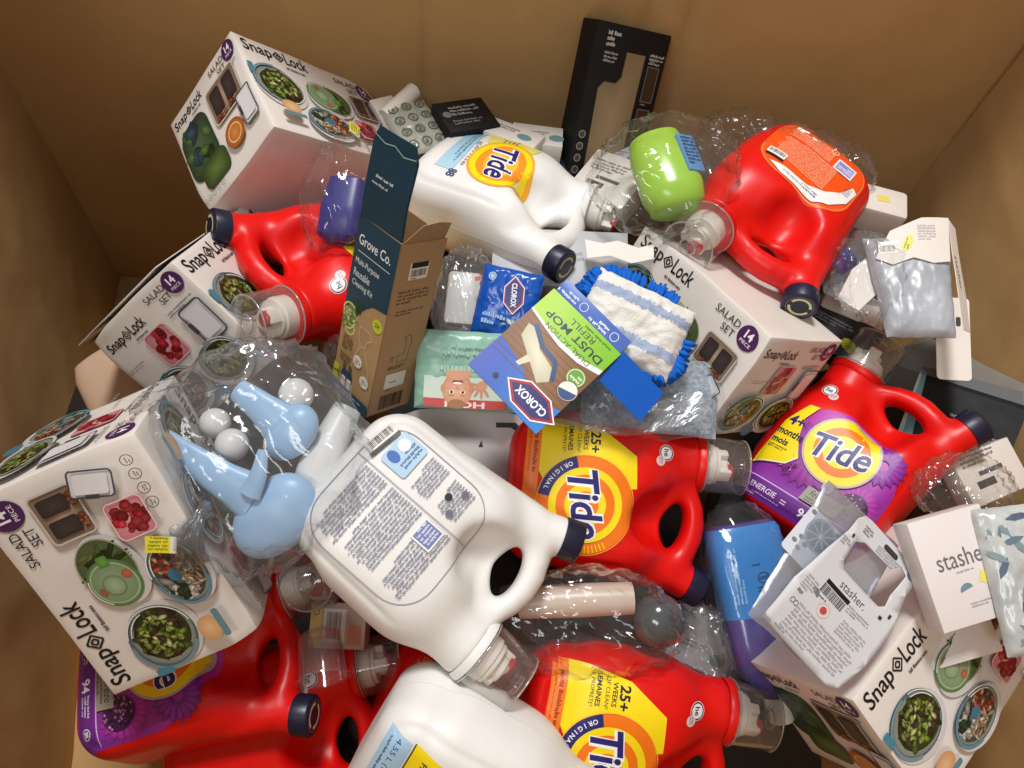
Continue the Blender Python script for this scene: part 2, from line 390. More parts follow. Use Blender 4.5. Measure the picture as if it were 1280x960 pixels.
def jug_field():
    X, Y, Z = np.meshgrid(gx, gy, gz, indexing='ij')
    Xf = X / (1 + .45 * (Y - .08))
    r = .045
    qx = np.abs(Xf) - (.097 - r); qy = np.abs(Y - .1) - (.1 - r)
    d2 = np.hypot(np.maximum(qx, 0), np.maximum(qy, 0)) + np.minimum(np.maximum(qx, qy), 0) - r
    t = .066 - .95 * X ** 2 - .10 * np.maximum(Y - .12, 0); rz = .034
    a = d2 + rz; b = np.abs(Z) - t + rz
    body = np.hypot(np.maximum(a, 0), np.maximum(b, 0)) + np.minimum(np.maximum(a, b), 0) - rz
    sm = np.clip((Y - .13) / .105, 0, 1); rad = .060 - .0225 * sm * sm * (3 - 2 * sm)
    nk = np.hypot(X + .055 - .012 * (1 - sm), Z * (.97)) - rad; nk = smax(nk * .92, Y - .246, .006); nk = smax(nk, .07 - Y, .02)
    body = smin(body, nk, .026)
    ax, ay, bx_, by_ = .058, .13, .103, .252; L2 = (bx_ - ax) ** 2 + (by_ - ay) ** 2
    u = ((X - ax) * (bx_ - ax) + (Y - ay) * (by_ - ay)) / L2; uc = np.clip(u, 0, 1)
    sp = np.sqrt((X - ax - uc * (bx_ - ax)) ** 2 + (Y - ay - uc * (by_ - ay)) ** 2 + Z ** 2) - (.042 - .0195 * np.minimum(1, uc * 1.25)); sp = smax(sp, (u - 1) * math.sqrt(L2), .004)
    body = smin(body, sp, .022)
    web = smax(np.hypot((X - .026) / .075, (Y - .195) / .052) - 1, 0 * X - 1, .01) * .045; web = smax(web, np.abs(Z) - .015, .008)
    body = smin(body, web, .016)
    for sg in (1, -1):                          # finger recess on both faces
        e = np.sqrt(((X - .026) / .040) ** 2 + ((Y - .202) / .047) ** 2 + ((Z - sg * .072) / .064) ** 2)
        body = smax(body, -(e - 1) * .040, .014)
    pts = [(.028 + .062 * math.cos(math.radians(200 - k * 18)) , .202 + .050 * math.sin(math.radians(200 - k * 18))) for k in range(12)]; hd = 1e9
    for (x0, y0), (x1, y1) in zip(pts, pts[1:]):
        dx, dy = x1 - x0, y1 - y0; w = np.clip(((X - x0) * dx + (Y - y0) * dy) / (dx * dx + dy * dy), 0, 1)
        hd = np.minimum(hd, np.sqrt((X - x0 - w * dx) ** 2 + (Y - y0 - w * dy) ** 2 + (Z * .82) ** 2) - .0142)
    body = smin(body, hd, .012)
    c, s_ = math.cos(.2), math.sin(.2); x_ = (X - .031) * c - (Y - .224) * s_; y_ = (X - .031) * s_ + (Y - .224) * c
    hole = (np.sqrt((x_ / .030) ** 2 + (y_ / .0135) ** 2) - 1) * .015
    body = smax(body, -hole, .010)
    # the moulded step round the label panel
    gr = .0016 * np.exp(-((d2 + .013) / .0035) ** 2) * np.clip((np.abs(Z) - .03) / .01, 0, 1) * np.clip((.17 - Y) / .03, 0, 1)
    return body + gr
JF = jug_field()
def hmap(sign):                                # height of the front (+) or back (-) surface over x, y
    A = JF if sign > 0 else JF[:, :, ::-1]
    ins = A < 0; rev = ins[:, :, ::-1]; k = A.shape[2] - 1 - rev.argmax(2); anyi = ins.any(2); k = np.minimum(k, A.shape[2] - 2)
    I, J_ = np.meshgrid(range(A.shape[0]), range(A.shape[1]), indexing='ij'); fa = A[I, J_, k]; fb = A[I, J_, k + 1]
    t = np.where(fa != fb, fa / np.where(fa != fb, fa - fb, 1), 0)
    return np.where(anyi, ORG[2] + (k + t) * HV, 0)
HF, HB = hmap(1), hmap(-1)
def hs(H, x, y):
    i = min(max((x - ORG[0]) / HV, 0), H.shape[0] - 1.001); j = min(max((y - ORG[1]) / HV, 0), H.shape[1] - 1.001); a, b = int(i), int(j); u, v = i - a, j - b
    return (H[a, b] * (1 - u) + H[a + 1, b] * u) * (1 - v) + (H[a, b + 1] * (1 - u) + H[a + 1, b + 1] * u) * v
def on_front(x, y, w): return Vector((x, y, hs(HF, x, y) + .0007 + w))
def on_back(x, y, w): return Vector((-x, y, -hs(HB, -x, y) - .0007 - w))
_v, _q = surface_nets(JF, ORG, HV)
JUGM = {}
def jug_body_mesh(kind):
    if kind not in JUGM:
        me = bpy.data.meshes.new('body'); me.from_pydata(_v.tolist(), [], _q.tolist()); me.shade_smooth()
        me.materials.append(mat('red_plastic', (222, 16, 13), .36, .42, bump=.05, bscale=45, seam=True, mottle=.05, mscale=12) if kind == 'red' else mat('white_plastic', (232, 231, 228), .40, .4, bump=.05, bscale=45, mottle=.04, mscale=9, seam=True))
        JUGM[kind] = me
    return JUGM[kind]
CLEARCUP = clear_mat('clear_cup_plastic', (250, 249, 248), .06, .035, .6, haze=.05, pw=2.6)
CUPRIM = clear_mat('cup_rim_plastic', (240, 240, 240), .1, .12, .8, haze=.45, pw=2)
WHITEP = mat('white_tap_plastic', (240, 236, 228), .32, .45)
NAVY = mat('navy_cap_plastic', (24, 26, 52), .38, .5, bump=.05, bscale=200)
PINK = mat('red_button_plastic', (190, 30, 52), .3, .5)
CREAM = (214, 208, 160)
MC = {}
def shared(key, fn):                           # build a part once, share its mesh between the alike things
    if key in MC: return link(key[0], MC[key])
    o = fn(); MC[key] = o.data; return o
SPX = Vector((.1025, .250, 0)); SPD = Vector((.045, .122, 0)).normalized()
SPM = Matrix((Vector((SPD.y, -SPD.x, 0)), SPD, Vector((0, 0, 1)))).transposed().to_4x4(); SPM.translation = SPX
def jug(mtx, kind, label, front=None, back=None, cup=True, spin=0):
    t = thing('detergent_jug', mtx, label, 'jug', 'detergent jugs in the heap')
    link('body', jug_body_mesh(kind), t)
    tap_m = Matrix.Translation((-.055, 0, 0)) @ Matrix.Rotation(spin, 4, 'Y')
    def f():
        m = MB(); m.lathe([(.0375, .244), (.0395, .247), (.0395, .254), (.034, .2545)], 40, Matrix.Translation((-.055, 0, 0)), cap1=True)
        return m.build('neck_ring', jug_body_mesh(kind).materials[0], None, True, 40)
    shared(('neck_ring', kind), f).parent = t
    def f():
        m = MB(); m.lathe([(.026, 0), (.027, .001), (.027, .017), (.0245, .019), (.0245, .023), (.0155, .025), (.0155, .034), (.0135, .036)], 36, Matrix.Translation((0, .2535, 0)), cap1=True)
        m.box((0, .283, .010), (.018, .022, .024), bev=.003); m.box((0, .276, -.016), (.010, .020, .012), bev=.002); m.box((-.019, .2800, 0), (.010, .016, .012), bev=.002)
        return m.build('tap', WHITEP, None, True, 35)
    p = shared(('tap',), f); p.parent = t; p.matrix_local = tap_m
    def f():
        m = MB(); m.lathe([(.0105, 0), (.0105, .006), (.0085, .0080)], 24, Matrix.Translation((0, .2890, .011)), cap0=True, cap1=True)
        return m.build('tap_button', PINK, None, True, 40)
    b = shared(('tap_button',), f); b.parent = p
    if cup:
        def f():
            m = MB(); m.lathe([(.0395, .2555), (.0385, .256), (.0365, .311), (.0345, .3135), (.0115, .3128), (.0105, .3085), (.002, .308), (.002, .3065), (.012, .3070), (.0130, .3105), (.0335, .3110), (.0350, .3095), (.0372, .2565)], 48, Matrix.Translation((-.055, 0, 0)))
            return m.build('measuring_cup', CLEARCUP, None, True, 40)
        cp = shared(('measuring_cup',), f); cp.parent = t
        def f():
            m = MB(); m.lathe([(rr_ - .0012, yy_), (rr_, yy_ - .0012), (rr_ + .0012, yy_), (rr_, yy_ + .0012), (rr_ - .0012, yy_)], 48, Matrix.Translation((-.055, 0, 0)))
            return m.build('cup_rim', CUPRIM, None, True)
        for rr_, yy_ in ((.0392, .2562), (.0362, .3118), (.0115, .3128)): shared(('cup_rim', yy_), f).parent = cp
    def f():
        m = MB(); m.lathe([(.0215, -.003), (.0238, -.002), (.0242, .018), (.0225, .0205), (.0205, .0208)], 72, SPM, cap0=True, cap1=True, ribs=36, ramp=.00035)
        return m.build('vent_cap', NAVY, None, True, 50)
    c = shared(('vent_cap',), f); c.parent = t
    def f():
        P = Pr(); P.ring(0, 0, .0155, .0155, .0036, CREAM, n=40, a0=15, a1=165); P.ring(0, 0, .0155, .0155, .0036, CREAM, n=40, a0=195, a1=345); P.ring(0, 0, .0185, .0185, .0008, (120, 118, 110), n=40)
        e = SPM @ Matrix.Rotation(-math.pi / 2, 4, 'X')
        return P.build('ring_print', None, lambda u, v, w: e @ Vector((u, v, .0211 + w)))
    shared(('ring_print',), f).parent = c
    if front:
        def f():
            P = Pr(4e-5); LABELS[front](P)
            return P.build('front_label', None, on_front, [(0, .004), (1, .005)], print_mat('label_ink', .42))
        shared(('front_label', front), f).parent = t
    if back:
        def f():
            P = Pr(4e-5); LABELS[back](P)
            return P.build('back_label', None, on_back, [(0, .004), (1, .005)], print_mat('label_ink', .42))
        shared(('back_label', back), f).parent = t
    def f():                                    # the small round emblem under the neck
        P = Pr(); P.push(-.06, .197); P.poly(ell(0, 0, .0105, .0105), (240, 240, 240)); P.ring(0, 0, .0098, .0098, .0016, (30, 30, 60)); P.text('he', 0, 0, h=.0075, col=(30, 30, 60), bold=.02)
        P.poly(ell(.011, -.008, .0065, .0065), (225, 200, 200)); P.fine(.006, -.007, .010, 2, .003, (120, 110, 120)); P.pop()
        return P.build('emblem', None, on_front, [(0, .005), (1, .005)])
    if kind == 'red': shared(('emblem',), f).parent = t
    return t
NAV = (38, 34, 110); YEL = (250, 222, 20); ORA = (244, 122, 20)
def bullseye(P, cx, cy, R, rot=12, rings=((1, YEL), (.80, ORA), (.62, YEL), (.47, ORA))):
    for k, c in rings: P.poly(ell(cx, cy, R * k, R * k, n=48), c)
def tide(P, cx, cy, w, rot=12):
    h = w * .46
    for off, col in ((.075, (250, 250, 250)), (.022, NAV)): P.text('Tide', cx, cy, h=h * (1 + off * 1.2), w=w * (1 + off * .6), col=col, rot=rot, bold=off, shear=.22)
def lab_outline(y0, y1, inset=0.0):
    a = inset; P = [(-.083 + a, y0 + a), (.080 - a, y0 + a), (.085 - a, y0 + .006 + a)]
    for i in range(15): t = math.radians(8 + i * 160 / 14); P.append((.0 + (.086 - a) * math.cos(t), y0 + (y1 - y0) * .52 + (y1 - y0) * .48 * math.sin(t) - a))
    P.append((-.087 + a, y0 + .006 + a)); return P
def lab_original(P, weeks=True):
    P.poly([(-.086, .018), (.060, .018), (.058, .036), (-.088, .036)], ORA); P.fine(-.080, .0275, .13, 1, .006, (150, 40, 10), h=.7, seed=4); P.fine(-.080, .022, .12, 1, .003, (200, 70, 10), seed=8)
    P.poly([(-.088, .036), (-.02, .036), (.02, .060), (.0, .10), (-.010, .160), (-.050, .156), (-.080, .11), (-.088, .06)], YEL)
    if weeks:
        P.text('25+', -.062, .103, h=.013, col=(25, 30, 50), bold=.03); P.text('WEEKS', -.064, .091, h=.006, col=(25, 30, 50), bold=.02); P.text('OF CLEAN*', -.064, .0825, h=.005, col=(25, 30, 50)); P.text('SEMAINES', -.066, .072, h=.006, col=(25, 30, 50), bold=.02); P.text('DE PROPRETE*', -.066, .0645, h=.0045, col=(25, 30, 50))
    P.poly(ell(.016, .097, .060, .060, n=56), ORA)
    for i in range(22):
        a = math.radians(-75 + i * 5); P.line([(.016 + .050 * math.cos(a), .097 + .050 * math.sin(a)), (.016 + .059 * math.cos(a), .097 + .059 * math.sin(a))], .0012, YEL)
    P.ring(.016, .097, .0605, .0605, .015, NAV, n=30, a0=196, a1=262); P.ring(.016, .097, .0615, .0615, .001, (255, 190, 60), n=56)
    for i, ch in enumerate('ORIGINAL'):
        a = math.radians(206 + i * 6.6); P.text(ch, .016 + .0530 * math.cos(a), .097 + .0530 * math.sin(a), h=.0055, col=(240, 240, 250), rot=math.degrees(a) + 90, bold=.02)
    bullseye(P, .016, .097, .046, rings=((1, YEL), (.80, ORA), (.56, YEL), (.36, ORA)))
    tide(P, .016, .097, .082)
def lab_purple(P):
    o = lab_outline(.010, .176); P.grad(o, (120, 50, 160), (190, 50, 170), 1)
    P.poly([(-.086, .012), (.080, .012), (.082, .036), (-.087, .036)], (110, 44, 140)); P.line([(-.086, .038), (.082, .038)], .0012, (230, 200, 240))
    P.text('ENERGIE', -.050, .026, h=.0075, col=(240, 230, 245), bold=.01); P.fine(-.082, .0165, .06, 2, .003, (225, 205, 235), seed=2); P.text('94', .012, .025, h=.012, col=(245, 240, 250), bold=.02); P.fine(.024, .028, .026, 3, .0042, (230, 215, 240), seed=5)
    P.ring(.066, .024, .006, .006, .001, (240, 240, 250)); P.rect(.063, .021, .069, .027, (230, 220, 240))
    P.text('=', -.018, .024, h=.005, col=(230, 220, 240))
    rg = random.Random(3)
    for cx, cy, R, n, c1, c2 in ((.055, .072, .032, 20, (190, 60, 180), (150, 40, 150)), (-.02, .10, .05, 22, (170, 60, 170), (130, 36, 140)), (.055, .135, .030, 18, (160, 50, 170), (110, 30, 140))):
        for i in range(n):
            a = i * 360 / n; P.push(cx, cy, a); P.poly([(R * .25, -R * .09), (R * .8, -R * .13), (R, 0), (R * .8, R * .13), (R * .25, R * .09)], c2, c1); P.pop()
    P.poly(ell(.055, .066, .019, .019), (70, 20, 80)); P.blobs(.055, .066, .018, .018, 90, .0017, [(230, 170, 220), (120, 40, 120), (60, 14, 70)], kind='round', seed=4)
    P.blobs(-.04, .075, .012, .014, 50, .0015, [(230, 170, 220), (120, 40, 120), (60, 14, 70)], kind='round', seed=5)
    P.poly([(-.087, .054), (-.044, .070), (-.034, .085), (-.049, .110), (-.058, .138), (-.050, .162), (-.064, .160), (-.080, .125)], YEL)
    P.line([(-.087, .054), (-.044, .070), (-.034, .085)], .002, (240, 240, 200))
    P.text('4+', -.064, .130, h=.016, col=NAV, bold=.03); P.text('months', -.062, .110, w=.038, h=.011, col=(25, 30, 60), bold=.03); P.text('mois', -.068, .095, w=.024, h=.0095, col=(25, 30, 60), bold=.03); P.fine(-.080, .085, .03, 2, .0034, (90, 80, 30))
    P.poly(ell(.006, .122, .049, .049, n=48), (190, 180, 170)); bullseye(P, .006, .122, .046, rings=((1, YEL), (.76, ORA), (.50, YEL)))
    tide(P, .006, .122, .074)
    P.poly(ell(.018, .071, .0075, .0075), (190, 180, 190)); P.text('+', .018, .071, h=.008, col=(60, 40, 70))
    P.poly([(-.004, .040), (.046, .041), (.048, .062), (-.002, .061)], (168, 164, 150)); P.text('febreze', .022, .055, w=.036, h=.009, col=(70, 72, 80), shear=.3); P.fine(.002, .046, .04, 2, .004, (90, 92, 96))
def lab_gentle(P):
    P.push(0, .020)
    P.grad([(-.080, .022), (.055, .022), (.058, .050), (-.084, .050)], (150, 196, 222), (176, 212, 230), 0)
    P.fine(-.072, .041, .11, 2, .006, (70, 110, 150), seed=9); P.text('gentle', .002, .056, w=.075, h=.010, col=(150, 154, 170)); P.text('88', .062, .052, h=.013, col=(60, 66, 120), bold=.02)
    P.poly([(-.086, .056), (-.04, .062), (-.02, .085), (-.045, .135), (-.066, .140), (-.082, .10)], (232, 224, 110))
    P.fine(-.076, .102, .03, 5, .006, (110, 100, 60), seed=3)
    P.poly(ell(.006, .104, .060, .048, n=48), (240, 170, 50)); P.poly(ell(.006, .104, .056, .044, n=48), YEL); P.poly(ell(.006, .104, .047, .035, n=48), (248, 150, 40)); P.poly(ell(.006, .104, .034, .024, n=48), (250, 190, 60))
    tide(P, .006, .104, .080, 10)
    P.pop()
def lab_white25(P):
    P.push(.012, -.006, 0, 1.06)
    P.grad([(-.078, .018), (.062, .018), (.062, .044), (-.078, .044)], (168, 206, 236), (190, 218, 240), 0)
    P.text('4.55 L (1.2 US GAL)', -.030, .031, w=.09, h=.0072, col=(40, 70, 120)); P.fine(-.072, .0225, .12, 1, .004, (70, 100, 140))
    P.poly([(-.080, .047), (.04, .047), (.05, .075), (.0, .12), (-.035, .128), (-.062, .115), (-.076, .085)], YEL); P.line([(-.080, .047), (.04, .047)], .0015, (60, 60, 40))
    P.text('25+', -.038, .102, h=.017, col=(25, 30, 40), bold=.04); P.text('WEEKS OF CLEAN', -.036, .086, w=.058, h=.0062, col=(25, 30, 40), bold=.01); P.text('SEMAINES DE', -.044, .074, w=.048, h=.0066, col=(25, 30, 40), bold=.02); P.text('PROPRETE', -.048, .063, w=.042, h=.0066, col=(25, 30, 40), bold=.02)
    P.poly(ell(.03, .12, .05, .05, n=40), ORA); P.poly(ell(.03, .12, .042, .042, n=40), YEL); tide(P, .03, .12, .07)
    P.pop()
def back_out(a=0.0): return rrect(-.074 + a, .014 + a, .076 - a, .168 - a, .04 - a * .7, 8)
def lab_orange_back(P):
    P.push(0, .007)
    P.poly(rrect(-.074, .012, .076, .150, .042, 8), (238, 84, 20)); P.line(rrect(-.072, .014, .074, .148, .041, 8), .0008, (255, 170, 110))
    P.fine(-.030, .118, .09, 14, .0042, (255, 205, 165), seed=2, h=.42); P.fine(-.012, .056, .07, 8, .0042, (255, 205, 165), seed=6, h=.42)
    P.poly([(-.071, .075), (-.068, .110), (-.050, .136), (-.030, .1465), (.030, .1475), (.052, .140), (.030, .134), (-.010, .132), (-.035, .120), (-.052, .100), (-.062, .070)], (240, 238, 236))
    P.push(0, 0); P.fine(-.030, .139, .06, 2, .0042, (90, 90, 130), seed=11, h=.5); P.fine(-.064, .095, .012, 5, .0042, (90, 90, 130), seed=12); P.pop()
    P.rect(-.052, .034, -.020, .062, (225, 225, 235)); P.rect(-.049, .038, -.023, .058, (140, 140, 200)); P.fine(-.048, .052, .024, 3, .005, (230, 230, 250))
    P.ring(-.010, .028, .006, .006, .0012, (255, 220, 190)); P.rect(.036, .112, .064, .126, (235, 232, 225)); P.barcode(.038, .114, .024, .008); P.rect(.036, .126, .064, .130, (30, 20, 20)); P.pop()
def lab_white_back(P):
    B = (124, 128, 152)
    P.line(back_out() + [back_out()[0]], .0010, (150, 152, 170)); P.line([(-.02, .0145), (-.02, .167)], .0009, (150, 152, 170))
    for k, (y, n) in enumerate(((.146, 7), (.106, 9), (.058, 7))): P.fine(-.016, y, .082, int(n * 1.25), .0040, B, seed=20 + k, h=.5)
    P.rect(-.016, .114, .010, .140, (236, 234, 236)); P.rect(-.014, .116, .008, .138, (120, 130, 180)); P.fine(-.012, .133, .018, 5, .0042, (220, 224, 240))
    P.fine(-.066, .138, .036, 8, .0038, (120, 124, 146), seed=31, h=.5); P.fine(-.068, .100, .040, 7, .0038, (120, 124, 146), seed=32)
    P.poly(rrect(-.070, .036, -.030, .070, .004), (176, 208, 232)); P.fine(-.067, .062, .03, 3, .005, (60, 90, 150)); P.poly(ell(-.058, .046, .007, .007), (240, 245, 250)); P.poly(ell(-.041, .046, .006, .008), (70, 110, 180))
    for k, c in enumerate(((110, 110, 130), (40, 40, 50), (110, 110, 130))): P.poly(ell(-.060 + .013 * k, .160 - .012 * (k == 1) - .03, .0042, .0042), c)
    P.push(-.052, .016, -8); P.rect(-.016, 0, .022, .0125, (225, 222, 214)); P.barcode(-.012, .0015, .030, .009); P.rect(-.016, .0125, .024, .0170, (18, 18, 20)); P.pop()
LABELS = dict(original=lab_original, plain=lambda P: lab_original(P, False), purple=lab_purple, gentle=lab_gentle, white25=lab_white25, orange_back=lab_orange_back, white_back=lab_white_back)
# ------------------------------------------------------------------ generic packaging builders
def face_fn(dims, face, off=.0004):            # maps print u,v (from the lower left corner of a face) onto that face of a box
    w, h, d = (x / 2 for x in dims)
    return {'front': lambda u, v, z: Vector((u - w, v - h, d + off + z)), 'back': lambda u, v, z: Vector((w - u, v - h, -d - off - z)),
            'right': lambda u, v, z: Vector((w + off + z, v - h, d - u)), 'left': lambda u, v, z: Vector((-w - off - z, v - h, u - d)),
            'top': lambda u, v, z: Vector((u - w, h + off + z, d - v)), 'bottom': lambda u, v, z: Vector((u - w, -h - off - z, v - d)),
            'bottom_up': lambda u, v, z: Vector((w - u, -h - off - z, d - v)),
            'back_up': lambda u, v, z: Vector((u - w, h - v, -d - off - z)),
            'right_turned': lambda u, v, z: Vector((w + off + z, h - v, u - d)), 'left_turned': lambda u, v, z: Vector((-w - off - z, h - v, d - u))}[face]
CARD = mat('white_card', (226, 219, 212), .5, .4, bump=.04, bscale=30, mottle=.03, mscale=14)
def carton(name, mtx, dims, label, cat, m=CARD, panels=(), group=None, bev=.0012, bow=.0):
    t = thing(name, mtx, label, cat, group)
    q = MB(); q.box((0, 0, 0), dims, bev=bev); q.build('carton', m, t, True, 30)
    for face, fn in panels:
        P = Pr(2.5e-5); fn(P); P.build('printed_panel', t, face_fn(dims, face))
    return t
def pillow(name, parent, w, h, t, m, seed=0, nx=36, ny=36, wr=.0015, pw=4, mtx=None, fn=None):
    V = []; Fc = []; mtx = mtx or Matrix.Identity(4)
    def zz(u, v): return t / 2 * math.sqrt(max(0, (1 - abs(u) ** pw) * (1 - abs(v) ** pw)))
    for sgn in (1, -1):
        b = len(V)
        for j in range(ny + 1):
            for i in range(nx + 1):
                u = 2 * i / nx - 1; v = 2 * j / ny - 1; z = sgn * zz(u, v)
                n_ = mnoise.noise(Vector((u * 2.5 + seed, v * 2.5, sgn + seed))) + .6 * mnoise.noise(Vector((u * 7 + seed, v * 7, sgn)))
                p = Vector((u * w / 2 * (1 + .02 * mnoise.noise(Vector((v * 3, seed, 0)))), v * h / 2 * (1 + .02 * mnoise.noise(Vector((u * 3, seed, 5)))), z + n_ * wr * (1 if abs(u) < .98 and abs(v) < .98 else .3)))
                V.append(tuple(mtx @ p))
        for j in range(ny):
            for i in range(nx):
                k = b + j * (nx + 1) + i; f = (k, k + 1, k + nx + 2, k + nx + 1); Fc.append(f if sgn > 0 else f[::-1])
    me = bpy.data.meshes.new(name); me.from_pydata(V, [], Fc); return link(name, me, parent, m, True)
FILM = clear_mat('clear_film', (251, 252, 252), .09, .03, .6, bump=.22, bscale=22, haze=.03, pw=2.8)
FILM2 = clear_mat('soft_film', (238, 240, 242), .16, .04, .55, bump=.35, bscale=40, haze=.10, pw=2.6)
def bag_mesh(rad, seed, amp=.16, sub=5, freq=2.2, tail=None, power=1.0):
    bm = bmesh.new(); bmesh.ops.create_icosphere(bm, subdivisions=sub, radius=1)
    for v in bm.verts:
        d = v.co.normalized(); q = d * freq + Vector((seed * 3.1, seed * 1.7, seed))
        q2 = Vector((q.x * 1.6 + q.y * .5, q.y * .55 - q.z * .4, q.z * 1.1 + q.x * .3)); q3 = Vector((q.y * 3.4 - q.z, q.z * 1.0 + q.x * .6, q.x * 3.0))
        k = 1 + amp * (.75 - 1.1 * abs(mnoise.noise(q2)) ** .7) + amp * .45 * (.6 - abs(mnoise.noise(q3)) ** .6) + amp * .12 * mnoise.noise(q * 5)
        p = Vector((math.copysign(abs(d.x) ** power, d.x) * rad[0], math.copysign(abs(d.y) ** power, d.y) * rad[1], math.copysign(abs(d.z) ** power, d.z) * rad[2])) * k
        if tail:
            s_ = max(0, d.dot(Vector(tail[0]).normalized())) ** 14; p += Vector(tail[0]).normalized() * tail[1] * s_
        v.co = p
    me = bpy.data.meshes.new('film'); bm.to_mesh(me); bm.free(); me.shade_smooth(); return me
def film_bag(name, mtx, rad, label, seed, amp=.16, m=None, parent=None, **k):
    me = bag_mesh(rad, seed, amp, **k); me.materials.append(m or FILM)
    if parent is not None:
        o = link(name, me, parent); o.matrix_local = mtx; return o
    o = link(name, me); o.matrix_world = mtx
    return tag(o, label, 'plastic bag')
def plate(name, parent, outline, thick, m, bend=0.0, axis=0, curl=0.0, seed=1, grid=None):  # a stiff card with thickness and a gentle bend
    bm = bmesh.new(); f = bm.faces.new([bm.verts.new((x, y, 0)) for x, y in outline])
    xs = [p[0] for p in outline]; ys = [p[1] for p in outline]; st = max(max(xs) - min(xs), max(ys) - min(ys)) / 14
    for ax in (0, 1):
        lo, hi = (min(xs), max(xs)) if ax == 0 else (min(ys), max(ys)); p = lo + st * .51; no = Vector((1, 0, 0)) if ax == 0 else Vector((0, 1, 0))
        while p < hi: bmesh.ops.bisect_plane(bm, geom=bm.verts[:] + bm.edges[:] + bm.faces[:], plane_co=no * p, plane_no=no, dist=1e-7); p += st
    for v in bm.verts: v.co.z = bendz(v.co.x, v.co.y, bend, axis, curl, seed)
    r = bmesh.ops.extrude_face_region(bm, geom=bm.faces[:])
    for v in [e for e in r['geom'] if isinstance(e, bmesh.types.BMVert)]: v.co.z -= thick
    bmesh.ops.recalc_face_normals(bm, faces=bm.faces[:]); me = bpy.data.meshes.new(name); bm.to_mesh(me); bm.free()
    o = link(name, me, parent, m, True); me.set_sharp_from_angle(angle=math.radians(35)); return o
def bendz(x, y, bend, axis, curl, seed):
    c = (x, y)[axis]; return bend * c * c + curl * mnoise.noise(Vector((x * 14 + seed, y * 14, seed)))

# ------------------------------------------------------------------ salad set boxes
SD = (.258, .165, .178)
INK = (22, 20, 24)
def snaplock(P, x, y, w, by=True):
    h = w * .20
    P.text('Snap', x + w * .21, y, h=h * 1.18, w=w * .42, col=INK, bold=.012); P.text('Lock', x + w * .80, y + h * .12, h=h * .98, w=w * .36, col=INK, bold=.012)
    P.push(x + w * .52, y + h * .05, 45)
    for k, r in enumerate((.285, .13)):
        R = h * r; P.line([(-R, -R), (R, -R), (R, R), (-R, R), (-R, -R * 1.0)], h * .085, INK)
    P.pop()
    if by: P.fine(x + w * .58, y - h * .85, w * .36, 1, h * .26, (90, 86, 90), h=.6, seed=2)
def badge(P, x, y, r):
    P.poly(ell(x, y, r, r, n=32), (74, 34, 86)); P.text('14', x, y + r * .22, h=r * .72, col=(245, 240, 245), bold=.03); P.text('PIECE', x, y - r * .45, w=r * 1.1, h=r * .28, col=(245, 240, 245))
def salad_set(P, x, y, h): P.text('SALAD', x, y, h=h, col=(40, 34, 40), bold=.0); P.text('SET', x + h * 1.0, y - h * 1.45, h=h, col=(40, 34, 40), bold=.0)
GREENS = [(90, 140, 40), (130, 170, 60), (60, 100, 36), (170, 190, 90), (44, 70, 30), (110, 120, 60)]
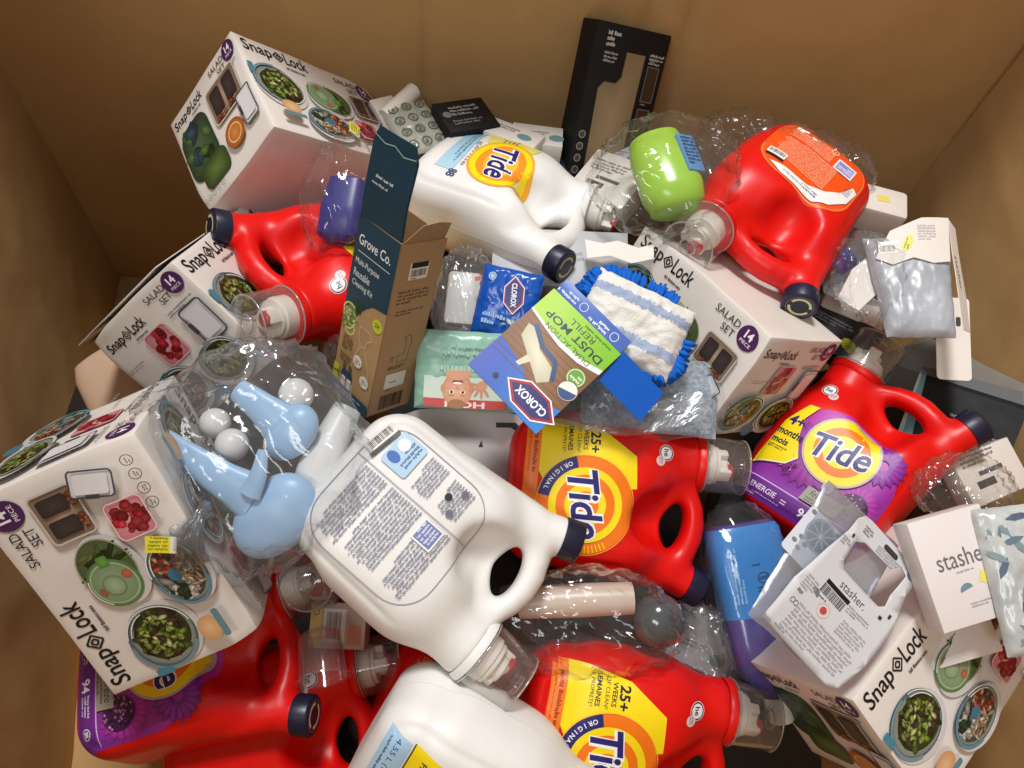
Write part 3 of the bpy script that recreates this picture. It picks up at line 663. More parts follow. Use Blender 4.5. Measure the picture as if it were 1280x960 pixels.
def bowl(P, cx, cy, rx, ry, rot, rim, fill, seed=1, lid=False):
    E_ = lambda dx, dy, k, k2=None, n=32: ell(cx + rx * dx, cy + ry * dy, rx * k, ry * (k2 or k), rot, n)
    P.poly(E_(.05, -.14, 1.06), (206, 202, 200), (176, 172, 170))
    if fill == 'pickle':                        # oval green box, lid half off, gherkins behind
        P.poly(E_(.16, 0, .86, .98), (70, 84, 52), (104, 120, 74)); P.blobs(cx + rx * .3, cy, rx * .55, ry * .7, 22, rx * .30, [(62, 92, 40), (92, 118, 54), (44, 66, 32), (120, 134, 76)], rot + 80, seed, 'stick')
        P.ring(cx + rx * .16, cy, rx * .86, ry * .98, rx * .035, (150, 160, 132), rot, 32)
        P.poly(E_(-.28, .06, .70, .92), (112, 138, 100), (148, 168, 132)); P.ring(cx - rx * .28, cy + ry * .06, rx * .70, ry * .92, rx * .06, (84, 122, 70), rot, 32); P.ring(cx - rx * .28, cy + ry * .06, rx * .60, ry * .80, rx * .03, (172, 190, 160), rot, 32)
        P.poly(E_(-.34, .10, .30, .40, 20), (128, 152, 114), (164, 182, 150)); P.ring(cx - rx * .34, cy + ry * .10, rx * .30, ry * .40, rx * .035, (104, 132, 92), rot, 24); P.poly(E_(-.42, .58, .13, .14, 12), (150, 96, 72)); P.poly(E_(-.14, -.50, .13, .18, 12), (168, 84, 64), (190, 110, 84))
        P.poly(rrect(cx + rx * .22, cy - ry * .2, cx + rx * .52, cy + ry * .2, rx * .06), (74, 134, 52), (104, 164, 74)); P.ring(cx - rx * .28, cy + ry * .06, rx * .66, ry * .88, rx * .03, (224, 232, 220), rot, 20, 60, 140)
        return
    P.poly(E_(0, 0, 1), tuple(v * .66 for v in rim), (188, 196, 192)); P.poly(E_(.06, -.04, .92, .9), (128, 134, 122), (176, 180, 168))
    if fill == 'salad':
        P.poly(E_(.10, -.05, .82, .80), (44, 52, 24), (70, 84, 34)); P.blobs(cx + rx * .10, cy - ry * .05, rx * .74, ry * .70, 60, rx * .20, [(70, 92, 34), (96, 116, 44), (50, 62, 26), (74, 44, 44)], rot, seed); P.blobs(cx + rx * .06, cy, rx * .64, ry * .58, 85, rx * .12, [(150, 172, 70), (184, 200, 104), (116, 146, 50), (206, 214, 140), (84, 60, 50)], rot, seed + 9)
    if fill == 'crab':
        P.poly(E_(.02, 0, .84, .82), (64, 70, 58)); P.blobs(cx - rx * .34, cy + ry * .12, rx * .42, ry * .58, 34, rx * .17, [(52, 80, 52), (214, 210, 196), (110, 136, 112), (36, 54, 42), (226, 224, 214)], rot, seed)
        P.blobs(cx + rx * .34, cy + ry * .05, rx * .42, ry * .62, 46, rx * .12, [(196, 58, 32), (222, 112, 66), (240, 190, 150), (150, 40, 30)], rot, seed + 1); P.blobs(cx - rx * .02, cy - ry * .42, rx * .5, ry * .3, 22, rx * .17, [(226, 214, 192), (196, 168, 128), (160, 120, 90)], rot, seed + 2, 'stick'); P.poly(E_(.02, .16, .20, .24, 12), (58, 110, 136))
    P.ring(cx, cy, rx * 1.0, ry * 1.0, rx * .09, rim, rot, 30, 95, 250); P.ring(cx, cy, rx * .99, ry * .99, rx * .03, (226, 232, 232), rot, 30, -70, 80); P.ring(cx + rx * .06, cy, rx * .84, ry * .84, rx * .025, (232, 238, 236), rot, 20, 20, 80)
def raspberries(P, cx, cy, w, h, seed=1):
    P.poly(rrect(cx - w, cy - h, cx + w, cy + h, w * .3), (196, 120, 130), (224, 150, 156)); P.blobs(cx, cy, w * .78, h * .8, 36, w * .26, [(200, 34, 50), (222, 60, 70), (160, 20, 36)], 0, seed, 'round')
    P.line(rrect(cx - w, cy - h, cx + w, cy + h, w * .3) + [rrect(cx - w, cy - h, cx + w, cy + h, w * .3)[0]], w * .06, (236, 200, 204))
def grain_box(P, cx, cy, w, h, seed=1):
    P.poly(rrect(cx - w, cy - h, cx + w, cy + h, w * .2), (120, 100, 86), (176, 150, 128)); P.line(rrect(cx - w, cy - h, cx + w, cy + h, w * .2) + [rrect(cx - w, cy - h, cx + w, cy + h, w * .2)[0]], w * .07, (200, 190, 178))
    for k in (-.45, .45):
        P.poly(rrect(cx + k * w - w * .34, cy - h * .55, cx + k * w + w * .34, cy + h * .75, w * .12), (48, 40, 40), (66, 56, 54)); P.blobs(cx + k * w, cy - h * .75, w * .3, h * .12, 12, w * .1, [(180, 90, 60), (150, 70, 40), (200, 130, 90)], 0, seed, 'round')
def lid(P, cx, cy, w, h, rot):
    P.push(cx, cy, rot); o = rrect(-w, -h, w, h, w * .3); P.poly(o, (206, 204, 206), (226, 224, 226)); P.line(o + [o[0]], w * .12, (70, 70, 78)); P.poly(rrect(-w * .75, -h * .78, w * .75, h * .78, w * .2), (222, 220, 222)); P.rect(-w * 1.1, -h * .3, -w * .8, h * .3, (64, 64, 70)); P.pop()
def icons(P, x, y, n, d):
    for i in range(n): P.ring(x + i * d, y, d * .38, d * .38, d * .05, (60, 58, 62)); P.fine(x + i * d - d * .2, y, d * .4, 2, d * .17, (90, 88, 92), seed=i)
def snap_front(P, sticker=True, w=SD[0], h=SD[1]):
    P.push(0, 0, 0, 1); sy = h / .165
    snaplock(P, .010, .146 * sy, .112); badge(P, .232, .143 * sy, .0165); salad_set(P, .192, .148 * sy, .010)
    bowl(P, .044, .086 * sy, .040, .034 * sy, -8, (112, 142, 152), 'salad', 3); P.poly(rrect(.001, .094, .010, .112, .002), (70, 128, 150))
    bowl(P, .134, .090 * sy, .041, .028 * sy, 6, (104, 128, 84), 'pickle', 4, True); grain_box(P, .211, .097 * sy, .028, .022)
    bowl(P, .108, .033 * sy, .040, .026 * sy, 4, (96, 132, 146), 'crab', 7); raspberries(P, .183, .042 * sy, .021, .018); lid(P, .230, .056 * sy, .014, .020, -20)
    P.poly(ell(.038, .036, .016, .012), (200, 150, 100), (224, 186, 140)); P.poly(rrect(.020, .020, .058, .027, .003), (96, 132, 146)); icons(P, .190, .015, 4, .016)
    if sticker: P.push(.146, .030, 62); P.rect(-.014, -.009, .014, .009, (238, 228, 60)); P.rect(-.014, -.009, -.008, .009, (240, 238, 230)); P.fine(-.006, .004, .018, 4, .004, (150, 140, 40)); P.pop()
    P.pop()
def snap_side(P, w=SD[2], h=SD[1]):
    snaplock(P, .010, h - .026, .078); salad_set(P, w - .052, h - .014, .0085); badge(P, w - .020, h - .018, .0145); P.fine(w - .06, h - .043, .05, 2, .0036, (130, 124, 130))
    raspberries(P, w * .47, h * .60, .021, .024, 5); lid(P, w * .84, h * .55, .019, .026, 0)
    bowl(P, w * .27, h * .27, .040, .032, 10, (84, 148, 160), 'crab', 9); bowl(P, w * .72, h * .25, .037, .031, 0, (196, 204, 200), 'salad', 12)
    P.poly(ell(w * .5, .012, .012, .010), (60, 120, 150)); P.fine(.01, h * .62, .035, 2, .0034, (150, 144, 150))
def snap_side_green(P, w=SD[2], h=SD[1]):
    snaplock(P, .008, h - .018, .078); salad_set(P, w - .05, h - .014, .0085); badge(P, w - .018, h - .016, .0135); P.fine(w - .062, h - .036, .055, 2, .0036, (130, 124, 130))
    P.poly(rrect(.006, .040, .080, .128, .022), (40, 60, 40), (84, 104, 72)); P.blobs(.04, .085, .03, .035, 14, .018, [(50, 80, 44), (84, 116, 60), (60, 96, 110), (36, 56, 34)], 0, 3)
    P.poly(rrect(.024, .018, .088, .056, .012), (50, 66, 36), (96, 124, 60)); grain_box(P, .125, .105, .034, .028, 2); lid(P, .158, .058, .015, .024, 0)
    P.poly(ell(.118, .044, .022, .019), (160, 84, 36), (214, 140, 70)); P.ring(.118, .044, .015, .013, .002, (236, 190, 130)); icons(P, .012, .008, 5, .012)
def snap_top(P, w=SD[0], h=SD[2]):
    salad_set(P, .07, h - .06, .012); badge(P, .12, h - .065, .018); grain_box(P, .185, .07, .045, .035, 4); bowl(P, .21, .14, .035, .026, 0, (112, 142, 152), 'salad', 5); snaplock(P, .02, .03, .09)
def warp_fn(seed, crush):
    w, h, d = (x / 2 for x in SD)
    def f(p):
        q_ = p * 7 + Vector((seed * 5.3, seed, -seed * 2.1)); o = mnoise.noise_vector(q_) * .0030 + mnoise.noise_vector(q_ * 2.7) * .0009
        for (sx_, sy_, sz_), r, a in crush:
            c = Vector((sx_ * w, sy_ * h, sz_ * d)); k = max(0, 1 - (p - c).length / r) ** 1.5; o -= c.normalized() * a * k
        return p + o
    return f
def snap_box(mtx, label, panels, flap=None, seed=1, crush=()):
    t = thing('salad_set_box', mtx, label, 'box', 'salad container set boxes'); wf = warp_fn(seed, crush)
    q = MB(); q.box((0, 0, 0), SD, bev=.0014)
    bmesh.ops.subdivide_edges(q.bm, edges=[e for e in q.bm.edges if e.calc_length() > .05], cuts=24, use_grid_fill=True)
    for v in q.bm.verts: v.co = wf(v.co)
    q.build('carton', CARD, t, True, 30)
    for face, fn in panels:
        P = Pr(6e-5); fn(P); ff = face_fn(SD, face, .0006); P.build('printed_panel', t, lambda u, v, z: wf(ff(u, v, z)), [(0, .006), (1, .006)])
    w, h, d = (x / 2 for x in SD)
    if flap:                                    # lid or bottom flaps, a board's thickness proud of the carton
        y = h + .0012 if flap == 'top' else -h - .0012
        q = MB(); q.box((0, y, d * .5 + .0006), (w * 2 - .003, .0016, d - .0022), bev=.0005); q.build('flap', CARD, t, True, 30)
        q = MB(); q.box((0, y, -d * .5 - .0006), (w * 2 - .003, .0016, d - .0022), bev=.0005); q.build('flap', CARD, t, True, 30)
    return t
front_plain = lambda P: snap_front(P, False)
def top_open(P):
    snap_top(P)
snap_box(pose((2.3609, -0.3925, 1.2088), (-0.329, -0.3612, 1.1168)), 'white salad set box standing high against the back wall, its blank underside showing', [('front', snap_front), ('left', snap_side_green)], None, 3, (((1, 1, 1), .05, .008), ((-1, -1, -1), .04, .006)))
BXB = snap_box(anchored((-.64, -.69, -.35), (.75, -.52, -.37), (-SD[0] / 2, SD[1] / 2, SD[2] / 2), 213, 327, .875), 'white salad set box by the left wall with its lid gaping open', [('left', snap_side), ('front', front_plain)], None, 5, (((-1, 1, -1), .04, .006),))
q = MB(); q.box((0, .0825, -.02), (.250, .0016, .172), rot=Matrix.Rotation(math.radians(-1.4), 3, 'Z'), bev=.0005)
fo = q.build('lid_flap', CARD, BXB, True, 30); fo.location = (0, .0042, -.0)
P = Pr(2.5e-5); snap_top(P); rz9 = Matrix.Rotation(math.radians(-1.4), 4, 'Z')
P.build('printed_panel', fo, lambda u, v, z: rz9 @ Vector((u - .127, .0015 + z, .062 - v * .95)) + Vector((0, .0825, 0)))
q = MB(); q.box((0, .0826, 0), (.2545, .0010, .1745)); q.build('opening_shade', mat('painted_inside_shade', (30, 24, 20), .9, .1), BXB)  # dark sheet painted as the shade inside the gaping box
snap_box(pose((-1.5481, 2.3112, 0.2213), (-0.4075, 0.1609, 0.821)), 'large white salad set box at the lower left with a yellow sticker on its front', [('front', snap_front), ('bottom_up', lambda P: snap_front(P, False, SD[0], SD[2])), ('right_turned', snap_side)], None, 8, (((1, -1, 1), .05, .005), ((-1, -1, 1), .035, .006)))
snap_box(pose((-2.4433, -0.8963, 1.1358), (0.2857, -0.0782, 1.0607)), 'white salad set box half under the dust mop refill and a red jug', [('front', snap_front), ('right', snap_side)], None, 11, (((1, 1, 1), .05, .006),))
snap_box(anchored((-.6, -.78, -.13), (.35, -.1, -.93), (-SD[0] / 2, SD[1] / 2, SD[2] / 2), 1066, 876, .765), 'white salad set box in the bottom right corner, partly in shadow', [('front', front_plain), ('left', snap_side_green)], None, 14)

# ------------------------------------------------------------------ the jugs
jug(anchored((.93, .25, -.28), (.1, -.72, -.68), (.006, .124, .062), 626, 208, 1.06), 'white', 'white detergent jug lying at the back, its tap uncovered, label upside down', 'gentle', None, cup=False, spin=2.2)
jug(anchored((-.60, .55, -.58), (-.25, .5, .82), (.03, .213, 0), 962, 313, 1.03), 'red', 'red detergent jug at upper right showing its orange back label', None, 'orange_back', spin=.6)
jug(anchored((-.6, .25, -.76), (.464, -.544, -.545), (.109, .27, 0), 262, 283, .97), 'red', 'red detergent jug behind the tall kraft carton, clear cup pointing at the viewer', 'plain', None, spin=-.5)
jug(pose((-0.1242, -0.211, -0.8525), (-0.1956, 0.0901, 0.8375)), 'white', 'white detergent jug in the middle lying face down with small print on its back', None, 'white_back', spin=1.0)
jug(pose((2.0024, 2.2408, -0.1056), (-0.0085, 0.1309, 0.9675)), 'red', 'red detergent jug with orange bullseye label in the centre of the heap', 'original', None, spin=.8)
jug(anchored((.62, -.78, .08), (-.42, -.4, -.82), (0, .122, .066), 1047, 564, .98), 'red', 'red detergent jug with purple flower label beside the right wall', 'purple', None, spin=.3)
jug(anchored((.93, -.38, -.1), (-.12, -.52, -.84), (0, .122, .066), 206, 814, .885), 'red', 'red detergent jug with purple label half under the lower left salad box', 'purple', None, spin=.3)
jug(anchored((.97, .23, .08), (.11, -.11, -.99), (-.055, .312, 0), 962, 900, .92), 'red', 'red detergent jug at bottom centre with 25+ on its yellow label', 'original', None, spin=.9)
jug(anchored((.87, .49, 0), (-.17, .28, -.95), (-.085, 0, .05), 484, 884, .745), 'white', 'white detergent jug cut off by the bottom edge, yellow and blue label', 'white25', None)
jug(anchored((.95, -.2, 0), (0, -.2, -.97), (.03, .213, 0), 426, 926, .97), 'red', 'red detergent jug of which only the handle loop shows at the bottom edge', None, None)
jug(anchored((.90, .42, .1), (.1, .2, -.97), (-.094, .02, 0), 530, 792, .97), 'red', 'red detergent jug wedged beneath the two white jugs at the bottom', 'original', None)
jug(anchored((-.15, -.2, -.97), (.1, .97, -.2), (-.055, .31, 0), 384, 728, .95), 'red', 'red detergent jug deep in the gap beside the lower left box, cup upwards', None, None, spin=.5)
HANG = clear_mat('clear_hanger', (228, 232, 234), .45, .006, .10, haze=.16, pw=3)
# ------------------------------------------------------------------ tall kraft and navy carton with an open flap
GD = (.075, .240, .068); gw, gh, gd = (x / 2 for x in GD)
GT = thing('cleaning_kit_carton', pose((3.2787, 0.8372, -1.1789), (-0.1538, -0.0831, 0.8975)), 'tall narrow navy and kraft carton leaning in the heap, top flap open', 'carton')
KR2 = mat('kraft_card', (172, 138, 96), .6, .3, bump=.06, bscale=60, mottle=.06, mscale=30)
q = MB(); q.box((0, 0, gd - .0006), (GD[0], GD[1], .0012)); q.build('front_panel', KR2, GT)
q = MB(); q.box((0, 0, -gd + .0006), (GD[0], GD[1], .0012)); q.build('back_panel', KR2, GT)
for sx in (-1, 1):
    q = MB(); q.box((sx * (gw - .0006), 0, 0), (.0012, GD[1], GD[2] - .0026)); q.build('side_panel', KR2, GT)
    R_ = Matrix.Rotation(math.radians(-sx * 28), 3, 'Z'); q = MB()
    q.poly([(0, -gd + .004), (.030, -gd + .014), (.034, 0), (.030, gd - .014), (0, gd - .004)], .0008, Matrix.Translation((sx * (gw - .0006), gh, 0)) @ R_.to_4x4() @ Matrix(((0, 0, 1, 0), (1, 0, 0, 0), (0, 1, 0, 0), (0, 0, 0, 1)))); q.build('dust_flap', KR2, GT)
q = MB(); q.box((0, -gh + .0006, 0), (GD[0] - .003, .0012, GD[2] - .003)); q.build('base_panel', KR2, GT)
NVC = mat('navy_card', (22, 56, 74), .45, .45, bump=.05, bscale=50)
fl = plate('top_flap', GT, [(-gw + .001, gh), (gw - .001, gh), (gw - .001, gh + .088), (gw - .008, gh + .104), (-gw + .008, gh + .104), (-gw + .001, gh + .088)], .0012, NVC, .0, 0, .004, 3); fl.location.z = gd
def grove_front(P):
    w, h = GD[0], GD[1]
    P.poly([(0, .118), (.012, .130), (.028, .128), (.050, .146), (w, .150), (w, h), (0, h)], (24, 60, 78))
    P.text('Grove Co.', w / 2 - .002, h - .026, w=.058, h=.0125, col=(232, 236, 232), bold=.006); P.line([(.008, h - .041), (w - .008, h - .041)], .0008, (220, 226, 222))
    for k, s_ in enumerate(('Multi-Purpose', 'Reusable', 'Cleaning Kit')): P.text(s_, .0065 + (.044, .030, .039)[k] / 2, h - .054 - .014 * k, w=(.044, .030, .039)[k], h=.0095, col=(226, 232, 228))
    for k in range(4): P.ring(.012 + .004 * (k % 2), .120 - .007 * k, .013 - k * .001, .011, .0022, (200, 214, 130), 20 * k)
    P.blobs(.012, .112, .012, .014, 16, .007, [(196, 210, 120), (222, 230, 160), (160, 186, 90)], 0, 3); P.blobs(.028, .132, .006, .010, 6, .007, [(40, 90, 60), (60, 110, 70)], 0, 5)
    P.poly(ell(.064, .128, .009, .009), (190, 200, 50)); P.text('2X', .064, .1285, h=.0055, col=(40, 60, 40), bold=.02)
    W_ = (222, 206, 176)
    P.line([(.036, .112), (.056, .112), (.060, .104), (.052, .098), (.050, .088), (.042, .086), (.036, .098), (.036, .112)], .0007, W_)
    P.line([(.042, .086), (.034, .066), (.030, .030)], .0007, W_); P.line([(.050, .086), (.064, .062), (.068, .030)], .0007, W_)
    P.fine(.008, .084, .020, 5, .0042, (90, 66, 40)); P.fine(.008, .058, .022, 3, .0042, (90, 66, 40), seed=5)
    for x, y in ((.042, .064), (.060, .044)): P.poly(ell(x, y, .0085, .0085), (232, 226, 210)); P.fine(x - .005, y + .001, .010, 3, .003, (110, 90, 70))
    P.poly([(.014, .030), (.038, .030), (.036, .040), (.018, .040)], (40, 70, 100)); P.poly(rrect(.018, .016, .026, .030, .002), (226, 226, 210)); P.poly(rrect(.029, .016, .037, .030, .002), (226, 226, 210)); P.rect(.017, .040, .022, .050, (110, 84, 60)); P.rect(.028, .040, .034, .050, (110, 84, 60))
    P.rect(0, .018, .011, .040, (186, 196, 60)); P.text('x4', .0055, .029, h=.007, col=(40, 60, 40), bold=.02)
    P.rect(0, 0, w, .0155, (30, 80, 104)); P.fine(.008, .008, .056, 2, .004, (180, 200, 206))
def grove_side(P):
    w, h = GD[2], GD[1]; P.rect(.001, .001, w - .001, h - .001, (172, 138, 96))
    P.rect(.020, h - .048, .048, h - .026, (234, 228, 214)); P.rect(.022, h - .033, .047, h - .026, (30, 24, 20)); P.barcode(.023, h - .044, .022, .009); P.fine(.024, h - .047, .020, 1, .003, (60, 50, 40))
    P.fine(.010, h - .064, .048, 4, .0048, (96, 72, 46), seed=3); P.fine(.012, h - .090, .044, 2, .0040, (96, 72, 46), seed=4)
    P.line([(.040, .106), (.040, .088), (.030, .086), (.030, .076), (.046, .076), (.048, .106), (.044, .114), (.036, .112), (.038, .106)], .0007, (90, 66, 40)); P.line([(.020, .078), (.020, .086), (.024, .086), (.024, .078)], .0007, (90, 66, 40)); P.fine(.018, .070, .028, 2, .003, (96, 72, 46))
    P.poly(rrect(.018, .038, .050, .060, .002), (228, 222, 210)); P.fine(.026, .046, .020, 1, .004, (50, 44, 40)); P.fine(.022, .034, .022, 1, .003, (96, 72, 46))
    P.barcode(.016, .006, .036, .022, (60, 44, 30))
P = Pr(2.5e-5); grove_front(P); P.build('front_print', GT, face_fn(GD, 'front'))
P = Pr(2.5e-5); grove_side(P); P.build('side_print', GT, face_fn(GD, 'right'))
P = Pr(2.5e-5); P.rect(-gw + .002, gh + .001, gw - .002, gh + .090, (22, 56, 74)); P.fine(-.020, gh + .052, .04, 1, .0055, (196, 206, 204), seed=6); P.fine(-.025, gh + .044, .05, 1, .0045, (190, 202, 200), seed=7); P.line([(-.034, gh + .094), (-.015, gh + .090), (0, gh + .093), (.015, gh + .087), (.034, gh + .091)], .0012, (150, 176, 160))
P.build('flap_print', fl, lambda u, v, z: Vector((u, v, bendz(u, v, 0, 0, .004, 3) + .0007 + z)), [(0, .006), (1, .006)])

# ------------------------------------------------------------------ tall black carton at the back wall
BLK = mat('black_card', (20, 20, 22), .62, .3, bump=.04, bscale=40)
def black_front(P):
    w, h = .13, .28; P.push(0, .02)
    P.poly([(.058, .225), (.092, .225), (.092, .040), (.075, .0), (.030, .0), (.022, .170), (.030, .180), (.050, .180), (.058, .190)], (140, 122, 92), (166, 146, 112))
    P.line([(.022, .170), (.030, .180), (.050, .180), (.058, .190), (.058, .225)], .0015, (60, 54, 46))
    for k in range(3): P.fine(.020, .244 - .0075 * k, .026, 1, .0075, (206, 204, 200), seed=k + 2, h=.62)
    P.fine(.020, .218, .024, 3, .0055, (180, 178, 174), seed=9, h=.5); P.fine(.100, .226, .026, 3, .0055, (190, 188, 184), seed=12)
    for y in (.160, .098): P.rect(.100, y, .122, y + .052, (110, 106, 100)); P.rect(.1015, y + .0015, .1205, y + .0505, (54, 44, 30)); P.fine(.102, y + .058, .018, 1, .004, (150, 148, 146))
    for k in range(5): P.poly(ell(.012, .100 - .018 * k, .006, .006), (150, 150, 140)); P.poly(ell(.012, .100 - .018 * k, .0045, .0045), (70, 70, 64))
    P.pop()
carton('gadget_carton', anchored((.20, -.84, -.45), (.38, .45, -.80), (-.065, .14, .025), 749, 24, 1.07), (.13, .28, .05), 'tall black carton with a pale window leaning on the back wall', 'carton', BLK, [('front', black_front)])

# ------------------------------------------------------------------ dust mop refill
def quad_frame(tl, tr, bl, ztl, ztr, zbl):
    a, b, c = cpt(*tl, ztl), cpt(*tr, ztr), cpt(*bl, zbl); x = (b - a); y = (a - c); w = x.length; x = x.normalized(); h = (y - x * y.dot(x)).length; y = (y - x * y.dot(x)).normalized(); n = x.cross(y)
    m = Matrix((x, y, n)).transposed().to_4x4(); m.translation = c + 0 * x
    return m, w, h
MM, mw, mh = quad_frame((672, 545), (587, 457), (776, 443), .815, .83, .85)
MT = thing('dust_mop_refill', MM, 'blue and white dust mop refill under a blue and green header card', 'mop refill')
mp = plate('header_card', MT, [(0, 0), (mw, 0), (mw, mh), (0, mh)], .0022, mat('blue_card', (30, 100, 190), .4, .45), curl=.0012, seed=4)
def mop_print(P):
    w, h = mw, mh
    P.grad([(0, h * .72), (w * .3, h * .82), (w * .62, h * .68), (w, h * .62), (w, h), (0, h)], (40, 130, 210), (60, 80, 180), 0)
    P.poly([(0, h * .24), (w, h * .24), (w, h * .62), (w * .62, h * .68), (w * .3, h * .82), (0, h * .72)], (126, 86, 52), (150, 106, 68))
    for k in range(9):
        y = h * (.28 + .055 * k); P.line([(w * .02, y), (w * .98, y + h * .02)], .0008, (104, 70, 42))
    P.poly([(w * .30, h * .62), (w * .38, h * .70), (w * .86, h * .50), (w * .90, h * .38), (w * .78, h * .36), (w * .62, h * .47), (w * .36, h * .52)], (196, 190, 160), (226, 220, 196))
    P.line([(w * .28, h * .60), (w * .40, h * .46), (w * .62, h * .44), (w * .84, h * .34)], .006, (54, 74, 120)); P.poly([(w * .58, h * .60), (w * .64, h * .70), (w * .69, h * .70), (w * .66, h * .58)], (214, 206, 180))
    P.poly([(0, 0), (w, 0), (w, h * .27), (w * .75, h * .31), (w * .5, h * .34), (w * .25, h * .33), (0, h * .27)], (246, 246, 236)); P.grad([(0, 0), (w, 0), (w, h * .25), (w * .75, h * .285), (w * .5, h * .30), (w * .25, h * .285), (0, h * .22)], (124, 190, 30), (170, 212, 60), 0)
    P.text('DUAL ACTION', w * .46, h * .275, w=w * .62, h=h * .048, col=(24, 54, 66)); P.text('DUST MOP', w * .47, h * .185, w=w * .78, h=h * .072, col=(20, 56, 60), bold=.02); P.text('REFILL', w * .45, h * .10, w=w * .34, h=h * .055, col=(20, 56, 60)); P.fine(w * .1, h * .035, w * .8, 1, .005, (60, 110, 30), h=.5)
    P.push(w * .28, h * .84, 0); P.poly([(-.038, 0), (-.016, .017), (.016, .017), (.038, 0), (.016, -.017), (-.016, -.017)], (244, 240, 240)); P.poly([(-.0355, 0), (-.015, .0155), (.015, .0155), (.0355, 0), (.015, -.0155), (-.015, -.0155)], (170, 30, 50)); P.poly([(-.031, 0), (-.013, .013), (.013, .013), (.031, 0), (.013, -.013), (-.013, -.013)], (40, 44, 110)); P.text('CLOROX', 0, 0, w=.044, h=.010, col=(246, 246, 250), bold=.03); P.pop()
    P.poly(ell(w * .72, h * .90, .0035, .0035), (20, 40, 70)); P.poly(ell(w * .14, h * .43, .0115, .0115), (110, 160, 60)); P.ring(w * .14, h * .43, .0105, .0105, .001, (225, 235, 200)); P.fine(w * .14 - .007, h * .44, .014, 2, .005, (230, 240, 210))
    P.poly(ell(w * .10, h * .56, .0125, .0125), (232, 230, 220)); P.poly(ell(w * .10, h * .56, .011, .011, 20, 20, 0, 180), (60, 80, 130)); P.ring(w * .10, h * .56, .0125, .0125, .001, (110, 80, 70))
P = Pr(2.5e-5); mop_print(P); P.build('card_print', mp, lambda u, v, z: Vector((u, v, bendz(u, v, 0, 0, .0012, 4) + .0003 + z)), [(0, .006), (1, .006)])
q = MB(); q.box((mw / 2, -.0105, -.004), (mw * .97, .021, .0018), rot=Matrix.Rotation(math.radians(-14), 3, 'X'), bev=.0006); st = q.build('fold_strip', mat('violet_blue_card', (78, 110, 190), .4, .45), MT, True, 30)
P = Pr(2.5e-5)
for k in range(2): P.ring(.02 + .05 * k, -.011, .0055, .0055, .0008, (232, 238, 246)); P.fine(.030 + .05 * k, -.008, .03, 2, .0055, (232, 238, 246), seed=k + 3)
rx14 = Matrix.Rotation(math.radians(-14), 3, 'X'); P.build('strip_print', st, lambda u, v, z: rx14 @ Vector((u - mw / 2, v + .0105, .0012 + z)) + Vector((mw / 2, -.0105, -.004)))
SF, sw, sh = quad_frame((745, 480), (776, 444), (800, 527), .845, .852, .865)
q = MB(); q.poly([(0, 0), (sw * 1.0, 0), (sw, sh), (0, sh)], .0014); so = q.build('side_flap', mat('bright_blue_card', (14, 96, 200), .42, .45), MT); so.matrix_parent_inverse = MT.matrix_world.inverted(); so.matrix_world = SF
PADM = bpy.data.materials.new('striped_terry'); PADM.use_nodes = True; nt = PADM.node_tree; b = nt.nodes['Principled BSDF']; tc = nt.nodes.new('ShaderNodeTexCoord'); mp_ = nt.nodes.new('ShaderNodeSeparateXYZ'); nt.links.new(tc.outputs['Object'], mp_.inputs[0])
nz = nt.nodes.new('ShaderNodeTexNoise'); nz.inputs['Scale'].default_value = 260; nt.links.new(tc.outputs['Object'], nz.inputs['Vector']); ma = nt.nodes.new('ShaderNodeMath'); ma.operation = 'MULTIPLY_ADD'; ma.inputs[1].default_value = .012; nt.links.new(nz.outputs[0], ma.inputs[0]); nt.links.new(mp_.outputs[1], ma.inputs[2])
m2 = nt.nodes.new('ShaderNodeMath'); m2.operation = 'MULTIPLY_ADD'; m2.inputs[1].default_value = 22.0; m2.inputs[2].default_value = .2; nt.links.new(ma.outputs[0], m2.inputs[0]); fr = nt.nodes.new('ShaderNodeMath'); fr.operation = 'FRACT'; nt.links.new(m2.outputs[0], fr.inputs[0])
cr = nt.nodes.new('ShaderNodeValToRGB'); cr.color_ramp.interpolation = 'CONSTANT'; e = cr.color_ramp.elements; e[0].color = lin((236, 234, 228)); e[1].position = .74; e[1].color = lin((168, 182, 212)); nt.links.new(fr.outputs[0], cr.inputs[0]); nt.links.new(cr.outputs[0], b.inputs['Base Color']); b.inputs['Roughness'].default_value = .95; b.inputs['Specular IOR Level'].default_value = .1
bu = nt.nodes.new('ShaderNodeBump'); bu.inputs['Strength'].default_value = .9; bu.inputs['Distance'].default_value = .002; n3 = nt.nodes.new('ShaderNodeTexNoise'); n3.inputs['Scale'].default_value = 700; nt.links.new(tc.outputs['Object'], n3.inputs['Vector']); nt.links.new(n3.outputs[0], bu.inputs['Height']); nt.links.new(bu.outputs[0], b.inputs['Normal'])
PM = frame(cpt(792, 406, .885), (.42, -.9, 0.1), (.12, -.1, -1))
pd = pillow('terry_pad', MT, .130, .094, .034, PADM, 3, 60, 50, .004, 3.2); pd.matrix_parent_inverse = MT.matrix_world.inverted(); pd.matrix_world = PM
q = MB(); rg = random.Random(5)
for i in range(420):
    a = math.radians(rg.choice((rg.uniform(70, 175), rg.uniform(-75, 5)))); x, y = .066 * math.copysign(abs(math.cos(a)) ** .6, math.cos(a)), .048 * math.copysign(abs(math.sin(a)) ** .6, math.sin(a)); d = Vector((math.cos(a), math.sin(a), rg.uniform(-.5, .3)))
    p0 = Vector((x, y, rg.uniform(-.016, .0))); l = rg.uniform(.008, .017); q.tube([p0 - d * .004, p0 + d * l * .5 + Vector((0, 0, .002)), p0 + d * l], [.0024, .0030, .0018], 6)
